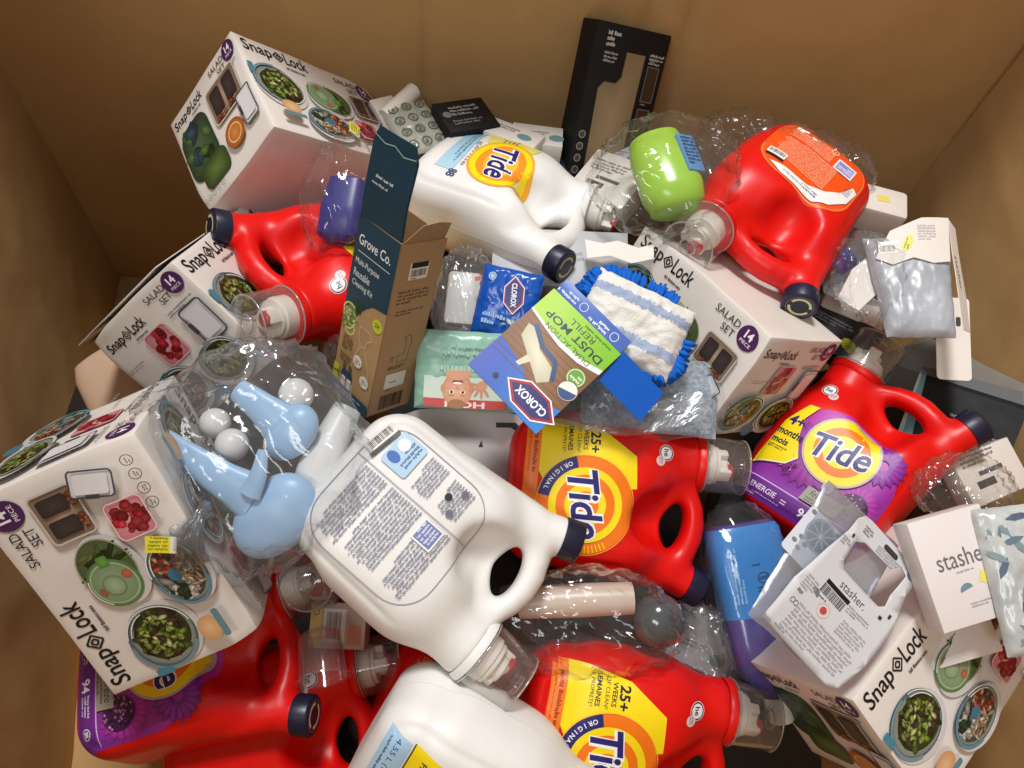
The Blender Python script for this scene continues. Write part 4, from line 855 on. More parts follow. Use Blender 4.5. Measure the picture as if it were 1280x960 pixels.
fr_ = q.build('chenille_fringe', mat('blue_chenille', (24, 104, 204), .85, .2, bump=.6, bscale=500), MT, True); fr_['kind'] = 'stuff'; fr_.matrix_parent_inverse = MT.matrix_world.inverted(); fr_.matrix_world = PM

# ------------------------------------------------------------------ soft packs
WP = thing('wipes_pack', frame(cpt(634, 380, .93), (.25, -.97, .1), (-.15, .05, -1)), 'small glossy blue wipes pack with a red and white logo', 'wipes pack')
pk = pillow('wrapper', WP, .078, .088, .022, mat('blue_wrapper', (18, 82, 176), .22, .5, bump=.2, bscale=40), 2, wr=.0022)
P = Pr(2.5e-5); P.push(.008, .012, -82); P.poly([(-.024, 0), (-.010, .013), (.010, .013), (.024, 0), (.010, -.013), (-.010, -.013)], (240, 240, 244)); P.poly([(-.0225, 0), (-.0095, .012), (.0095, .012), (.0225, 0), (.0095, -.012), (-.0095, -.012)], (170, 30, 60)); P.poly([(-.020, 0), (-.0085, .0105), (.0085, .0105), (.020, 0), (.0085, -.0105), (-.0085, -.0105)], (34, 44, 116)); P.text('CLOROX', 0, 0, w=.030, h=.007, col=(246, 246, 250), bold=.03); P.pop()
P.ring(-.024, .030, .005, .005, .0012, (190, 214, 236)); P.poly(ell(-.024, .030, .003, .003), (170, 200, 230)); P.fine(-.026, -.020, .03, 2, .009, (150, 190, 230), seed=8); P.blobs(.012, -.026, .012, .006, 6, .006, [(120, 170, 220), (200, 220, 240)], 0, 3)
P.build('wrapper_print', pk, lambda u, v, z: Vector((u, v, .0135 + z - 3.2 * (u * u + v * v) * .4)), [(0, .008), (1, .008)])
BP = thing('baby_pack', frame(cpt(583, 464, .93), (-.06, 1, .05), (.05, .15, -1)), 'mint green soft pack printed with a smiling baby, lying upside down', 'baby pack')
pk = pillow('wrapper', BP, .128, .100, .026, mat('mint_wrapper', (142, 186, 166), .3, .5, bump=.15, bscale=40), 5, wr=.002)
P = Pr(2.5e-5); P.poly([(-.050, .006), (.052, .006), (.052, .043), (-.050, .043)], (206, 222, 206)); P.poly([(-.052, .034), (.052, .034), (.052, .045), (-.052, .045)], (196, 80, 76)); P.text('HON', .0, .0405, w=.05, h=.008, col=(236, 226, 216), bold=.03)
P.poly(ell(.010, .022, .019, .022), (208, 150, 116), (236, 186, 150)); P.poly(ell(.010, .040, .011, .006), (170, 120, 84)); P.poly(ell(-.008, .021, .003, .005), (206, 146, 112)); P.poly(ell(.028, .021, .003, .005), (206, 146, 112))
for sx in (-1, 1): P.poly(ell(.010 + sx * .007, .025, .0034, .002), (246, 240, 236)); P.poly(ell(.010 + sx * .007, .025, .0017, .0018), (60, 46, 40)); P.line([(.010 + sx * .004, .029), (.010 + sx * .010, .0296)], .0008, (150, 104, 76)); P.poly(ell(.010 + sx * .011, .017, .004, .003), (230, 158, 132))
P.poly(ell(.010, .020, .0026, .002), (214, 148, 116)); P.poly(ell(.010, .0125, .007, .0036), (170, 60, 60)); P.poly(ell(.010, .0138, .006, .0016), (250, 244, 240)); P.poly(ell(.010, .002, .016, .008), (220, 162, 128))
P.push(-.020, .016, 40); P.poly(ell(0, 0, .008, .006), (214, 156, 124))
for k in range(5): P.push(0, 0, -50 + 34 * k); P.poly(ell(.0105, 0, .006, .0018), (206, 148, 116)); P.pop()
P.pop(); P.fine(-.05, -.008, .10, 1, .012, (172, 208, 190), seed=2, h=.6); P.fine(-.045, -.026, .08, 2, .009, (170, 206, 190), seed=4)
P.build('wrapper_print', pk, lambda u, v, z: Vector((u, v, .0148 + z - 1.1 * u * u)), [(0, .008), (1, .008)])

# grey hang tray under the white jug
TR_ = thing('hang_card', frame(cpt(570, 585, .955), (.0, -1, .12), (.05, -.2, -1)), 'pale grey card with a long dark hang slot under the middle white jug', 'card')
pl = plate('card', TR_, [(-.165, -.08), (-.165, .005), (-.12, .055), (-.05, .077), (.03, .082), (.085, .070), (.11, .03), (.12, -.08)], .003, mat('pale_grey_plastic', (196, 192, 188), .4, .45), bend=-.9, axis=0)
q = MB(); o_ = [(.052, .060), (.078, .060), (.084, .054), (.084, .010), (.0805, .004), (.077, .010), (.077, .050), (.072, .0535), (.052, .0535)]; q.poly([(x, y, bendz(x, y, -.9, 0, 0, 1) + .0012) for x, y in o_], .002); q.build('slot', mat('slot_dark', (58, 56, 56), .6, .3), TR_)
q = MB(); q.poly([(x, y, bendz(x, y, -.9, 0, 0, 1) + .0012) for x, y in ((.029, .028), (.033, .036), (.035, .028))], .002); q.build('print_mark', mat('slot_dark', (58, 56, 56)), TR_)

# speckled clear pouch and tray edge under the mop
SPK = mat('speckled_pouch', (150, 160, 172), .3, .5, mottle=.55, mscale=180, bump=.3, bscale=60)
t = thing('speckled_pouch', frame(cpt(812, 492, .945), (.1, -1, .2), (.05, -.2, -1)), 'grey speckled pouch below the dust mop refill', 'pouch'); pillow('pouch', t, .175, .10, .022, SPK, 8, wr=.003)
pl = film_bag('film', Matrix.Translation((0, 0, .004)), (.095, .058, .016), '', 4, .10, parent=t)
tr = thing('clear_tray', frame(cpt(782, 535, .895), (0, -1, 0), (0, -.35, -1)), 'clear plastic tray with a curved rim above the orange bullseye label', 'tray')
q = MB(); rim = [(-.10 + .2 * i / 16, .018 * math.sin(math.pi * i / 16) * -1 + .010, .0) for i in range(17)]; q.tube(rim, .0016, 8); q.build('rim', CLEARCUP, tr, True)
plate('tray_wall', tr, [(x, y + .001) for x, y, _ in rim] + [(.095, .045), (-.095, .045)], .0008, FILM2, bend=.6)

# ------------------------------------------------------------------ hanging card pack and other zip bag packs on the right
ST, sw_, sh_ = quad_frame((1117, 672), (1177, 737), (970, 782), .795, .795, .745)
tk = thing('storage_bag_pack', ST, 'curved white hang card of a storage bag, window cut out, facing up', 'bag pack')
W0 = .088; H0 = sh_
def card_out():
    P = []; L = [(-.012, .0), (-.017, .05), (-.010, .10), (-.002, .135), (.0, H0 - .012), (.006, H0 - .002), (.016, H0)]; R = [(W0 - .010, H0), (W0 + .001, H0 - .004), (W0 + .004, H0 - .016), (W0 + .002, .13), (W0 + .010, .09), (W0 + .012, .04), (W0 + .008, .006), (W0 - .002, 0)]
    return L + R
WN = [(.018, .098), (.072, .098), (.078, .104), (.076, .118), (.080, .150), (.070, .154), (.062, .142), (.022, .140), (.012, .132), (.013, .106)]
def plate_hole(name, parent, out, hole, thick, m, bf):
    bm = bmesh.new()
    def loop(P):
        v = [bm.verts.new((x, y, 0)) for x, y in P]; return [bm.edges.new((v[i], v[(i + 1) % len(v)])) for i in range(len(v))]
    e = loop(out) + loop(hole); bmesh.ops.triangle_fill(bm, use_beauty=True, edges=e)
    for ax in (0, 1):
        p = -.3; no = Vector((1, 0, 0)) if ax == 0 else Vector((0, 1, 0))
        while p < .4: bmesh.ops.bisect_plane(bm, geom=bm.verts[:] + bm.edges[:] + bm.faces[:], plane_co=no * p, plane_no=no, dist=1e-7); p += .0123
    for v in bm.verts: v.co.z = bf(v.co.x, v.co.y)
    bmesh.ops.recalc_face_normals(bm, faces=bm.faces[:]); me = bpy.data.meshes.new(name); bm.to_mesh(me); bm.free(); o = link(name, me, parent, m, True); md = o.modifiers.new('board', 'SOLIDIFY'); md.thickness = thick; md.offset = -1; return o
sbf = lambda x, y: -1.6 * (y - .09) ** 2 + 0.9 * (x - .045) ** 2
cd = plate_hole('hang_card', tk, card_out(), WN, .0014, mat('grey_white_card', (204, 204, 207), .45, .4, bump=.04, bscale=30), sbf)
G = (110, 106, 112)
P = Pr(2.5e-5); P.text('stasher.', .044, .086, w=.036, h=.0095, col=(84, 82, 90)); P.rect(.012, .0735, .046, .0785, (18, 18, 20)); P.barcode(.012, .062, .032, .0105, seed=6); P.fine(.014, .0575, .026, 1, .0032, (60, 60, 60)); P.fine(.047, .074, .03, 3, .0032, (150, 146, 150)); P.poly(ell(.010, .056, .006, .006, 0, 16, -20, 160), (110, 116, 120))
P.ring(.030, .050, .008, .008, .001, (226, 180, 170)); P.poly(ell(.030, .050, .004, .004), (190, 70, 66)); P.fine(-.006, .044, .012, 1, .006, G, h=.7); P.ring(-.002, .034, .003, .003, .0008, G); P.ring(.003, .034, .003, .003, .0008, G)
P.fine(.006, .036, .082, 8, .0042, (168, 162, 166), seed=3); P.fine(.052, .058, .034, 5, .0036, (168, 162, 166), seed=13); P.fine(-.008, .064, .018, 5, .0034, (168, 162, 166), seed=14); P.fine(.002, .004, .03, 1, .0036, (150, 146, 150))
P.ring(.084, H0 - .014, .0048, .0048, .0012, (70, 70, 78)); P.ring(.084, H0 - .014, .0028, .0028, .0008, (70, 70, 78)); P.fine(.012, H0 - .012, .012, 3, .004, (120, 116, 120)); P.rect(.004, .132, .007, .137, (60, 58, 60)); P.fine(-.004, .125, .012, 3, .0036, (150, 146, 150)); P.rect(.078, .088, .082, .092, (50, 48, 50)); P.rect(.086, .096, .089, .101, (50, 48, 50)); P.fine(.036, .150, .03, 3, .0036, (160, 156, 160))
P.build('card_print', cd, lambda u, v, z: Vector((u, v, sbf(u, v) + .0003 + z)), [(0, .005), (1, .005)])
q = MB(); q.poly([(x, y, sbf(x, y) + .0006) for x, y in rrect(.042, H0 - .014, .062, H0 - .007, .003)], .0018); q.build('hang_slot', mat('slot_dark', (58, 56, 56)), cd)
FROST = clear_mat('frosted_pouch', (214, 220, 228), .25, .06, .4, bump=.15, bscale=30, haze=.34, pw=2)
pc = pillow('pouch', tk, .115, .175, .016, FROST, 6, wr=.0015); pc.location = (.02, .085, -.018); pc.rotation_euler = (0, math.radians(6), math.radians(8))
P = Pr(2.5e-5); P.poly(rrect(-.046, .070, .006, .130, .004), (214, 218, 226)); P.poly(ell(-.018, .110, .019, .019, n=32), (90, 116, 136)); P.ring(-.018, .110, .0185, .0185, .002, (150, 170, 186), n=32)
for k in range(9): a = math.radians(k * 40); P.line([(-.018, .110), (-.018 + .017 * math.cos(a), .110 + .017 * math.sin(a))], .0010, (206, 216, 224))
for x, y in ((-.038, .086), (-.030, .082), (-.034, .094), (-.026, .090), (-.004, .126), (-.040, .125)): P.poly(ell(x, y, .0032, .0026), (120, 130, 146))
P.build('pouch_print', tk, lambda u, v, z: Vector((u, v - .002, -.0085 + z)))

sx = thing('storage_bag_box', anchored((-.24, -.94, .15), (.10, -.2, -.97), (-.0475, .0625, .016), 1130, 650, .775), 'pale pink white carton reading stasher beside the right wall', 'carton')
SBD = (.088, .115, .026); PINKC = mat('pale_pink_card', (226, 219, 217), .5, .4, bump=.04, bscale=40); q = MB(); q.box((0, 0, 0), SBD, bev=.001); q.build('carton', PINKC, sx, True, 30)
P = Pr(2.5e-5); P.push(0, 0, 0); P.push(0, .004, 0, .78); P.text('stasher', .062, .082, w=.080, h=.024, col=(110, 104, 110)); P.fine(.045, .063, .056, 1, .004, (170, 160, 164)); P.push(.092, .045, -28); P.rect(-.017, -.008, .017, .008, (232, 216, 110)); P.barcode(-.008, -.002, .018, .008); P.pop(); P.poly(ell(.052, .040, .010, .008, 20, 16, -10, 170), (110, 140, 156)); P.fine(.05, .020, .04, 2, .004, (180, 170, 174)); P.pop(); P.pop(); P.build('front_print', sx, face_fn(SBD, 'front'))
carton('plain_pink_carton', anchored((-.22, -.95, .1), (.05, -.3, -.95), (0, .03, .02), 1190, 762, .82), (.085, .05, .03), 'plain pinkish carton below the one reading stasher', 'carton', PINKC)

LF = mat('leaf_pouch_film', (186, 190, 188), .2, .5, mottle=.3, mscale=22, bump=.3, bscale=30)
t = thing('leaf_print_pouch', frame(cpt(1290, 722, .765), (-.15, -1, .1), (-.2, -.2, -1)), 'silvery pouch printed with blue leaves against the right wall', 'pouch'); pw_ = pillow('pouch', t, .085, .15, .024, LF, 9, wr=.003)
P = Pr(2.5e-5); rg = random.Random(4)
for k in range(22): x, y = rg.uniform(-.04, .04), rg.uniform(-.075, .075); P.push(x, y, rg.uniform(0, 360)); P.poly([(-.014, 0), (-.006, .0035), (.004, .004), (.014, 0), (.004, -.004), (-.006, -.0035)], rg.choice([(90, 116, 130), (120, 140, 146), (70, 90, 110)])); P.pop()
P.build('leaf_print', pw_, lambda u, v, z: Vector((u * .85, v * .85, .0142 + z - 2.4 * u * u - .8 * v * v)), [(0, .008), (1, .008)])

# grey storage bag in a tented white sleeve, upright by the right wall
t = thing('storage_bag_sleeve', anchored((.05, -1, .12), (-.15, -.35, -.92), (0, .08, 0), 1135, 290, 1.02), 'grey storage bag under a bent white card sleeve near the right wall', 'bag pack')
GB = mat('grey_silicone', (168, 172, 180), .3, .5, mottle=.22, mscale=14, bump=.10, bscale=22)
pk = pillow('pouch', t, .105, .150, .036, GB, 12, wr=.0022); pk.location = (-.002, -.005, 0)
for v in pk.data.vertices: v.co.x = v.co.x * (.80 + 1.6 * (v.co.y + .075)) + .10 * (.0 - v.co.y) * .5
pl = plate('sleeve_front', t, [(-.050, .030), (-.030, .018), (-.004, .028), (.020, .020), (.042, .024), (.046, .090), (.01, .088), (-.03, .070)], .001, CARD, bend=-2.5, axis=0, curl=.004); pl.location.z = .022
P = Pr(2.5e-5); P.rect(-.046, .036, -.022, .054, (236, 232, 226)); P.barcode(-.044, .038, .018, .010); P.push(-.010, .050, 70); P.poly(ell(0, 0, .013, .006), (214, 214, 80)); P.fine(-.009, .001, .018, 2, .004, (110, 110, 40)); P.pop(); P.fine(.004, .075, .024, 6, .004, (190, 184, 184)); P.build('sleeve_print', pl, lambda u, v, z: Vector((u, v, bendz(u, v, -2.5, 0, .004, 1) + .0004 + z)), [(0, .006), (1, .006)])
pl = plate('sleeve_side', t, [(0, -.075), (.030, -.068), (.034, -.020), (.022, .085), (0, .088)], .001, CARD, curl=.002); pl.location = (.047, 0, .016); pl.rotation_euler = (0, math.radians(52), 0)
P = Pr(2.5e-5); P.text('stasher', .012, .012, w=.05, h=.010, rot=-84, col=(150, 140, 146)); P.build('sleeve_print', pl, lambda u, v, z: Vector((u, v, bendz(u, v, 0, 0, .002, 1) + .0005 + z)), [(0, .006), (1, .006)])
t = thing('hang_tag_card', anchored((.1, -1, .1), (-.2, -.3, -.93), (0, .05, 0), 1190, 372, 1.06), 'white card with a punched hole behind the grey storage bag', 'card'); plate('card', t, rrect(-.022, -.075, .022, .05, .006), .0012, CARD); q = MB(); q.poly([(x, y, .0008) for x, y in rrect(.004, .006, .010, .020, .0025)], .002); q.build('hang_hole', mat('slot_dark', (58, 56, 56)), t)
t = thing('frosted_sleeve', anchored((.2, -1, .1), (.1, -.5, -.85), (0, 0, 0), 1068, 330, 1.06), 'bluish frosted plastic sleeve beside the upper right red jug', 'sleeve'); plate('sheet', t, rrect(-.05, -.07, .05, .07, .006), .0008, HANG, bend=1.2, curl=.006)
carton('white_carton', anchored((.5, -.8, .1), (.1, -.5, -.85), (0, 0, 0), 1062, 392, 1.15), (.10, .065, .05), 'white carton with rounded edges below the frosted sleeve', 'carton', CARD, bev=.008)
def lime(P): P.poly(ell(.085, .022, .014, .009, -30), (196, 214, 50)); P.fine(.078, .022, .014, 2, .004, (90, 100, 20)); P.fine(.02, .05, .06, 3, .005, (130, 130, 132))
carton('dark_carton', anchored((.55, -.82, .1), (-.1, -.35, -.93), (0, .035, .02), 1060, 392, 1.12), (.12, .07, .04), 'dark carton with a lime oval mark beside a clear measuring cup', 'carton', mat('charcoal_card', (38, 40, 42), .45, .4), [('front', lime)])
def ysq(P): P.push(.08, .028, 8); P.rect(-.01, -.006, .01, .006, (226, 214, 110)); P.pop()
carton('rounded_white_carton', anchored((.25, -.9, .1), (.1, -.45, -.88), (0, 0, 0), 1078, 258, 1.15), (.12, .055, .05), 'white carton with a small yellow sticker behind the upper right red jug', 'carton', CARD, [('front', ysq)], bev=.007)

# black card in a clear hanging sleeve by the right wall
FM, fw, fh = quad_frame((1135, 448), (1275, 484), (1105, 585), 1.14, 1.065, 1.10)
t = thing('black_card_pack', FM, 'black card pack with a clear plastic hanger strip at the right wall', 'card pack')
plate('black_card', t, [(0, 0), (fw * .72, 0), (fw * .95, fh * .35), (fw * .98, fh * .97), (0, fh * .97)], .004, mat('black_card', (20, 20, 22)), curl=.002)
P = Pr(2.5e-5); P.fine(fw * .38, fh * .60, fw * .42, 1, .0075, (150, 150, 150), h=.6); P.fine(fw * .36, fh * .50, fw * .5, 6, .0052, (130, 130, 130), seed=3); P.poly([(0, 0), (fw * .16, fh * .1), (fw * .06, fh * .92), (0, fh * .94)], (110, 160, 166)); P.poly([(0, 0), (fw * .05, fh * .1), (fw * .02, fh * .90), (0, fh * .94)], (190, 206, 206)); P.text('tri', fw * .12, fh * .16, h=.012, rot=80, col=(30, 70, 80)); P.build('card_print', t, lambda u, v, z: Vector((u, v, bendz(u, v, 0, 0, .002, 1) + .0005 + z)), [(0, .008), (1, .008)])
hg = plate('hanger_strip', t, [(-.035, fh * .90), (fw * 1.02, fh * .84), (fw * 1.05, fh * .90), (fw * 1.02, fh * .99), (fw * .5, fh * 1.10), (fw * .15, fh * 1.20), (-.01, fh * 1.22), (-.04, fh * 1.05)], .0010, HANG, curl=.002); hg.location.z = .007

# ------------------------------------------------------------------ inverted purple bottle with a blue label
BM = frame(cpt(944, 748, .96), (-.16, -.95, .22), (.10, -.2, -.97)); t = thing('soap_bottle', BM, 'purple soap bottle with a bright blue label standing on its white cap', 'bottle')
PUR = mat('purple_soap_plastic', (76, 66, 136), .18, .5, coat=.3)
def rbottle(prof, m, name, parent, n=40, e=.62, ratio=.62):
    bm = bmesh.new(); rings = []
    for r, y, k in prof:
        ring = []
        for i in range(n):
            a = 2 * math.pi * i / n; c, s_ = math.cos(a), math.sin(a); ee = 1 - (1 - e) * k; q_ = ratio * k + (1 - k)
            ring.append(bm.verts.new((r * math.copysign(abs(c) ** ee, c), y, -r * q_ * math.copysign(abs(s_) ** ee, s_))))
        rings.append(ring)
    for a, b_ in zip(rings, rings[1:]):
        for i in range(n): bm.faces.new((a[i], a[(i + 1) % n], b_[(i + 1) % n], b_[i]))
    bm.faces.new(rings[0][::-1]); bm.faces.new(rings[-1]); bmesh.ops.recalc_face_normals(bm, faces=bm.faces[:]); me = bpy.data.meshes.new(name); bm.to_mesh(me); bm.free(); o = link(name, me, parent, m, True); me.set_sharp_from_angle(angle=math.radians(50)); return o
rbottle([(.036, .098, 1), (.044, .094, 1), (.048, .086, 1), (.049, .04, 1), (.049, -.05, 1), (.047, -.075, .9), (.038, -.098, .6), (.022, -.112, .2), (.015, -.118, 0), (.015, -.124, 0)], PUR, 'body', t)
rbottle([(.0445, .094, 1), (.0487, .086, 1), (.0498, .04, 1), (.0498, -.018, 1), (.0496, -.0185, 1)], mat('blue_label_film', (52, 130, 204), .3, .5), 'label', t)
q = MB(); q.lathe([(.016, -.122), (.0165, -.124), (.0165, -.150), (.014, -.153)], 32, cap0=True, cap1=True, ribs=16, ramp=.0003); q.build('cap', WHITEP, t, True, 50)
P = Pr(2.5e-5); P.ring(.004, .028, .008, .007, .001, (30, 40, 90)); P.text('GOOD', .004, .028, w=.012, h=.004, col=(30, 40, 90), bold=.02); P.fine(-.006, .016, .018, 2, .004, (30, 60, 110)); P.fine(-.008, .044, .024, 1, .004, (30, 60, 110)); P.fine(.024, .040, .018, 4, .005, (40, 80, 140)); P.fine(-.034, .0, .07, 3, .005, (150, 196, 232), rot=88, seed=6)
P.build('label_print', t, lambda u, v, z: Vector((u, v, .0316 + z - 2.6 * u ** 4 / .0025 * .3)), [(0, .006)])
film_bag('shrink_film', Matrix.Translation((-.004, .01, .0)), (.056, .112, .040), '', 11, .07, m=FILM, parent=t, power=.75)

# ------------------------------------------------------------------ light blue toys in a tied clear bag
TB = thing('toy_bag', frame(cpt(318, 572, .80), (0, -1, 0), (0, 0, -1)), 'tied clear bag with light blue curved plastic pieces and white balls', 'plastic bag')
LB_ = mat('light_blue_plastic', (160, 196, 230), .32, .45, bump=.03, bscale=30)
def tl(px, py, z=0.0): return Vector(((px - 318) / FPX * .80, -(py - 572) / FPX * .80, z))
def paddle(pts, rad, flat, name='blade'):
    q = MB(); q.tube(pts, rad, 20); zc = sum(p.z for p in pts) / len(pts)
    for v in q.bm.verts: v.co.z = zc + (v.co.z - zc) * .42
    o = q.build(name, LB_, TB, True, 60); return o
def curve(P0, n=14):
    out = []
    for i in range(n + 1):
        t_ = i / n * (len(P0) - 1); k = min(int(t_), len(P0) - 2); f = t_ - k; a, b_, c_, d_ = P0[max(k - 1, 0)], P0[k], P0[k + 1], P0[min(k + 2, len(P0) - 1)]
        out.append(.5 * ((2 * b_) + (c_ - a) * f + (2 * a - 5 * b_ + 4 * c_ - d_) * f * f + (3 * b_ - a - 3 * c_ + d_) * f ** 3))
    return out
def rr(rs, n=14): return [np.interp(i / n * (len(rs) - 1), range(len(rs)), rs) for i in range(n + 1)]
paddle(curve([tl(214, 544, .02), tl(252, 570, .028), tl(296, 598, .03), tl(330, 618, .028)]), rr([.011, .016, .020, .028]), 1, 'nozzle')
paddle(curve([tl(300, 488, .0), tl(328, 508, .008), tl(352, 528, .008)]), rr([.013, .017, .023]), 1, 'nozzle')
for px, py, z, r, sc3, rot in ((352, 640, .022, .046, (.82, 1.12, .42), -.75), (366, 540, .004, .031, (.8, 1.1, .5), -.7)):
    q = MB(); q.ball(tl(px, py, z), r, 4, sc3, Matrix.Rotation(rot, 3, 'Z')); q.build('dome', LB_, TB, True)
paddle(curve([tl(330, 610, .040), tl(340, 588, .044), tl(346, 558, .046)]), rr([.012, .009, .005]), 1, 'stem')
for i, (px, py, z, r) in enumerate(((290, 556, .0, .018), (262, 530, -.015, .017), (366, 494, -.012, .019))):
    q = MB(); q.ball(tl(px, py, z), r, 3); q.build('ball', mat('white_toy_plastic', (228, 226, 222), .35, .45), TB, True)
q = MB(); q.tube([tl(384, 612, -.01), tl(392, 592, -.01), tl(410, 545, -.03), tl(424, 512, -.04)], [.020, .022, .019, .016], 20); q.build('white_tube', mat('white_toy_plastic', (228, 226, 222)), TB, True, 60)
film_bag('film', Matrix.Translation((0, .0, .012)) @ Matrix.Rotation(.5, 4, 'Z'), (.110, .102, .058), '', 21, .24, m=clear_mat('cloudy_film', (244, 246, 248), .12, .04, .6, bump=.25, bscale=22, haze=.085, pw=2.4), parent=TB, sub=6, freq=1.7, power=.8)
q = MB(); rg = random.Random(8)                # the gathered neck of the bag
for k in range(9):
    a = k * .7; p0 = tl(286 + rg.uniform(-4, 4), 628 + rg.uniform(-4, 4), .07); q.tube([p0 + Vector((.006 * math.cos(a), .006 * math.sin(a), -.012)), p0 + Vector((.003 * math.cos(a), .003 * math.sin(a), 0)), p0 + Vector((-.012 + .010 * math.cos(a), -.022 + .008 * math.sin(a), .002)), p0 + Vector((-.018 + .016 * math.cos(a), -.045 + .010 * math.sin(a), -.012))], [.004, .003, .005, .007], 8)
q.build('tied_neck', FILM2, TB, True)

# ------------------------------------------------------------------ other wrapped things
t = thing('green_bottle_bag', frame(cpt(832, 218, 1.03), (-.25, -.95, .1), (-.1, -.3, -.95)), 'lime green bottle with a blue label wrapped in a clear bag', 'bottle')
rbottle([(.02, .062, .8), (.036, .056, 1), (.042, .03, 1), (.044, -.03, 1), (.038, -.056, 1), (.022, -.064, .8)], mat('lime_plastic', (168, 214, 70), .22, .5), 'body', t, e=.9, ratio=.8); MATS['lime_plastic'].node_tree.nodes['Principled BSDF'].inputs['Transmission Weight'].default_value = .12
q = MB(); q.box((.033, .008, .021), (.030, .060, .012), rot=Matrix.Rotation(.6, 3, 'Y'), bev=.002); lb = q.build('label', mat('blue_bottle_label', (92, 150, 200), .3, .5), t, True, 40)
P = Pr(2.5e-5); P.fine(-.012, .022, .024, 8, .006, (40, 60, 120), seed=2, h=.6); r6 = Matrix.Rotation(.6, 3, 'Y'); P.build('label_print', lb, lambda u, v, z: r6 @ Vector((u, v, .0064 + z)) + Vector((.033, .008, .021)))
film_bag('film', Matrix.Translation((-.004, -.004, .006)), (.092, .080, .052), '', 31, .22, parent=t)
film_bag('crumpled_bag', frame(cpt(985, 200, 1.12), (0, -1, 0), (0, -.3, -1)), (.07, .045, .04), 'crumpled empty clear bag near the back wall beside the orange label', 41, .42, freq=1.7)
film_bag('crumpled_bag', frame(cpt(1050, 215, 1.14), (0, -1, 0), (0, -.3, -1)), (.042, .038, .03), 'small crumpled clear bag at the far right of the back wall', 44, .45, freq=1.9)
t = thing('violet_bottle_bag', frame(cpt(432, 255, 1.0), (.15, -1, .1), (-.1, -.2, -1)), 'violet blue bottle in a clear bag behind the navy flap', 'bottle')
rbottle([(.014, .036, .8), (.026, .030, 1), (.030, -.01, 1), (.028, -.05, 1), (.016, -.058, 1)], mat('violet_plastic', (48, 48, 122), .35, .45), 'body', t, ratio=.8); film_bag('film', Matrix.Translation((-.006, .008, .004)), (.050, .080, .042), '', 51, .18, parent=t)
t = thing('clear_bag_parcel', frame(cpt(578, 372, .985), (.1, -1, .1), (0, -.2, -1)), 'clear crumpled bag with white contents beside the kraft carton', 'plastic bag')
q = MB(); q.box((0, 0, -.008), (.045, .075, .02), bev=.006); q.build('contents', mat('white_toy_plastic', (228, 226, 222)), t, True, 40); film_bag('film', Matrix.Identity(4), (.036, .062, .026), '', 61, .3, m=FILM2, parent=t)
q = MB(); q.poly([(.016, .020), (.034, .026), (.034, .020), (.017, .015)], .001, Matrix.Translation((0, 0, .03))); q.build('red_tag', mat('red_tag', (190, 30, 34), .4), t)
t = thing('tube_bag', frame(cpt(742, 772, .875), (-.15, -1, .1), (0, -.1, -1)), 'loose clear bag with a beige tube lying over the bottom red jug', 'plastic bag')
q = MB(); q.tube([(-.085, .028, -.012), (-.02, .022, -.006), (.05, .014, -.008)], [.019, .020, .019], 20); q.build('beige_tube', mat('beige_plastic', (206, 186, 170), .35, .45), t, True, 60)
q = MB(); q.ball((.078, -.018, -.012), .032, 4, (1, 1, .8)); q.build('dark_ball', mat('smoky_plastic', (70, 72, 74), .15, .5, coat=.5), t, True)
film_bag('film', Matrix.Translation((-.012, -.004, .008)) @ Matrix.Rotation(-.15, 4, 'Z'), (.100, .056, .034), '', 71, .30, parent=t, sub=5, freq=2.6)
BG_ = mat('beige_bottle_plastic', (204, 176, 150), .4, .4, bump=.04, bscale=30)
t = thing('beige_bottle', frame(cpt(152, 492, 1.07), (-.5, -.8, .1), (-.1, -.2, -.97)), 'smooth beige bottle under the open lidded salad box', 'bottle'); rbottle([(.025, .07, 1), (.042, .062, 1), (.048, .04, 1), (.048, -.06, 1), (.03, -.075, 1)], BG_, 'body', t)
q = MB(); q.lathe([(.016, -.074), (.016, -.096), (.013, -.098)], 28, cap1=True); q.build('cap', WHITEP, t, True, 50)

# loose cup, barcode pack and dark cartons in the gap at the lower left
t = thing('loose_measuring_cup', frame(cpt(402, 822, .90), (.25, .75, -.6), (.3, -.6, -.7)), 'empty clear measuring cup lying in the gap beside a navy cap', 'cup')
q = MB(); q.lathe([(.030, .025), (.0285, .026), (.026, -.028), (.022, -.031), (.010, -.030)], 40); q.lathe([(.0275, .0255), (.025, -.027), (.021, -.029), (.010, -.0285)], 40); q.build('cup', CLEARCUP, t, True, 40); q = MB(); q.lathe([(.031, .024), (.0325, .0245), (.0325, .0265), (.0305, .027)], 40); q.build('rim', CLEARCUP, t, True, 40)
def bar(P): P.rect(.0, .0, .016, .055, (206, 176, 90)); P.rect(.018, .008, .048, .050, (214, 204, 196)); P.barcode(.022, .012, .020, .034, (50, 40, 44)); P.rect(.052, .006, .070, .03, (196, 110, 70)); P.text('D', .008, .045, h=.008, col=(60, 50, 40))
t = carton('barcode_carton', anchored((.02, -1, .1), (-.1, -.25, -.96), (0, 0, .012), 422, 782, .965), (.075, .058, .024), 'small tan carton with a barcode in the gap left of the white jug', 'carton', mat('dusty_tan_card', (190, 160, 146), .5, .35), [('front', bar)])
def rel(P): P.text('rel', .10, .075, h=.020, col=(150, 150, 150), rot=190); P.fine(.02, .092, .09, 2, .004, (130, 130, 132))
carton('black_box', anchored((.05, -1, .1), (.05, -.3, -.95), (0, .055, .02), 446, 838, 1.06), (.17, .15, .05), 'black glossy box behind the handle loop at the bottom edge', 'carton', mat('gloss_black_card', (16, 16, 18), .25, .5), [('front', rel)])

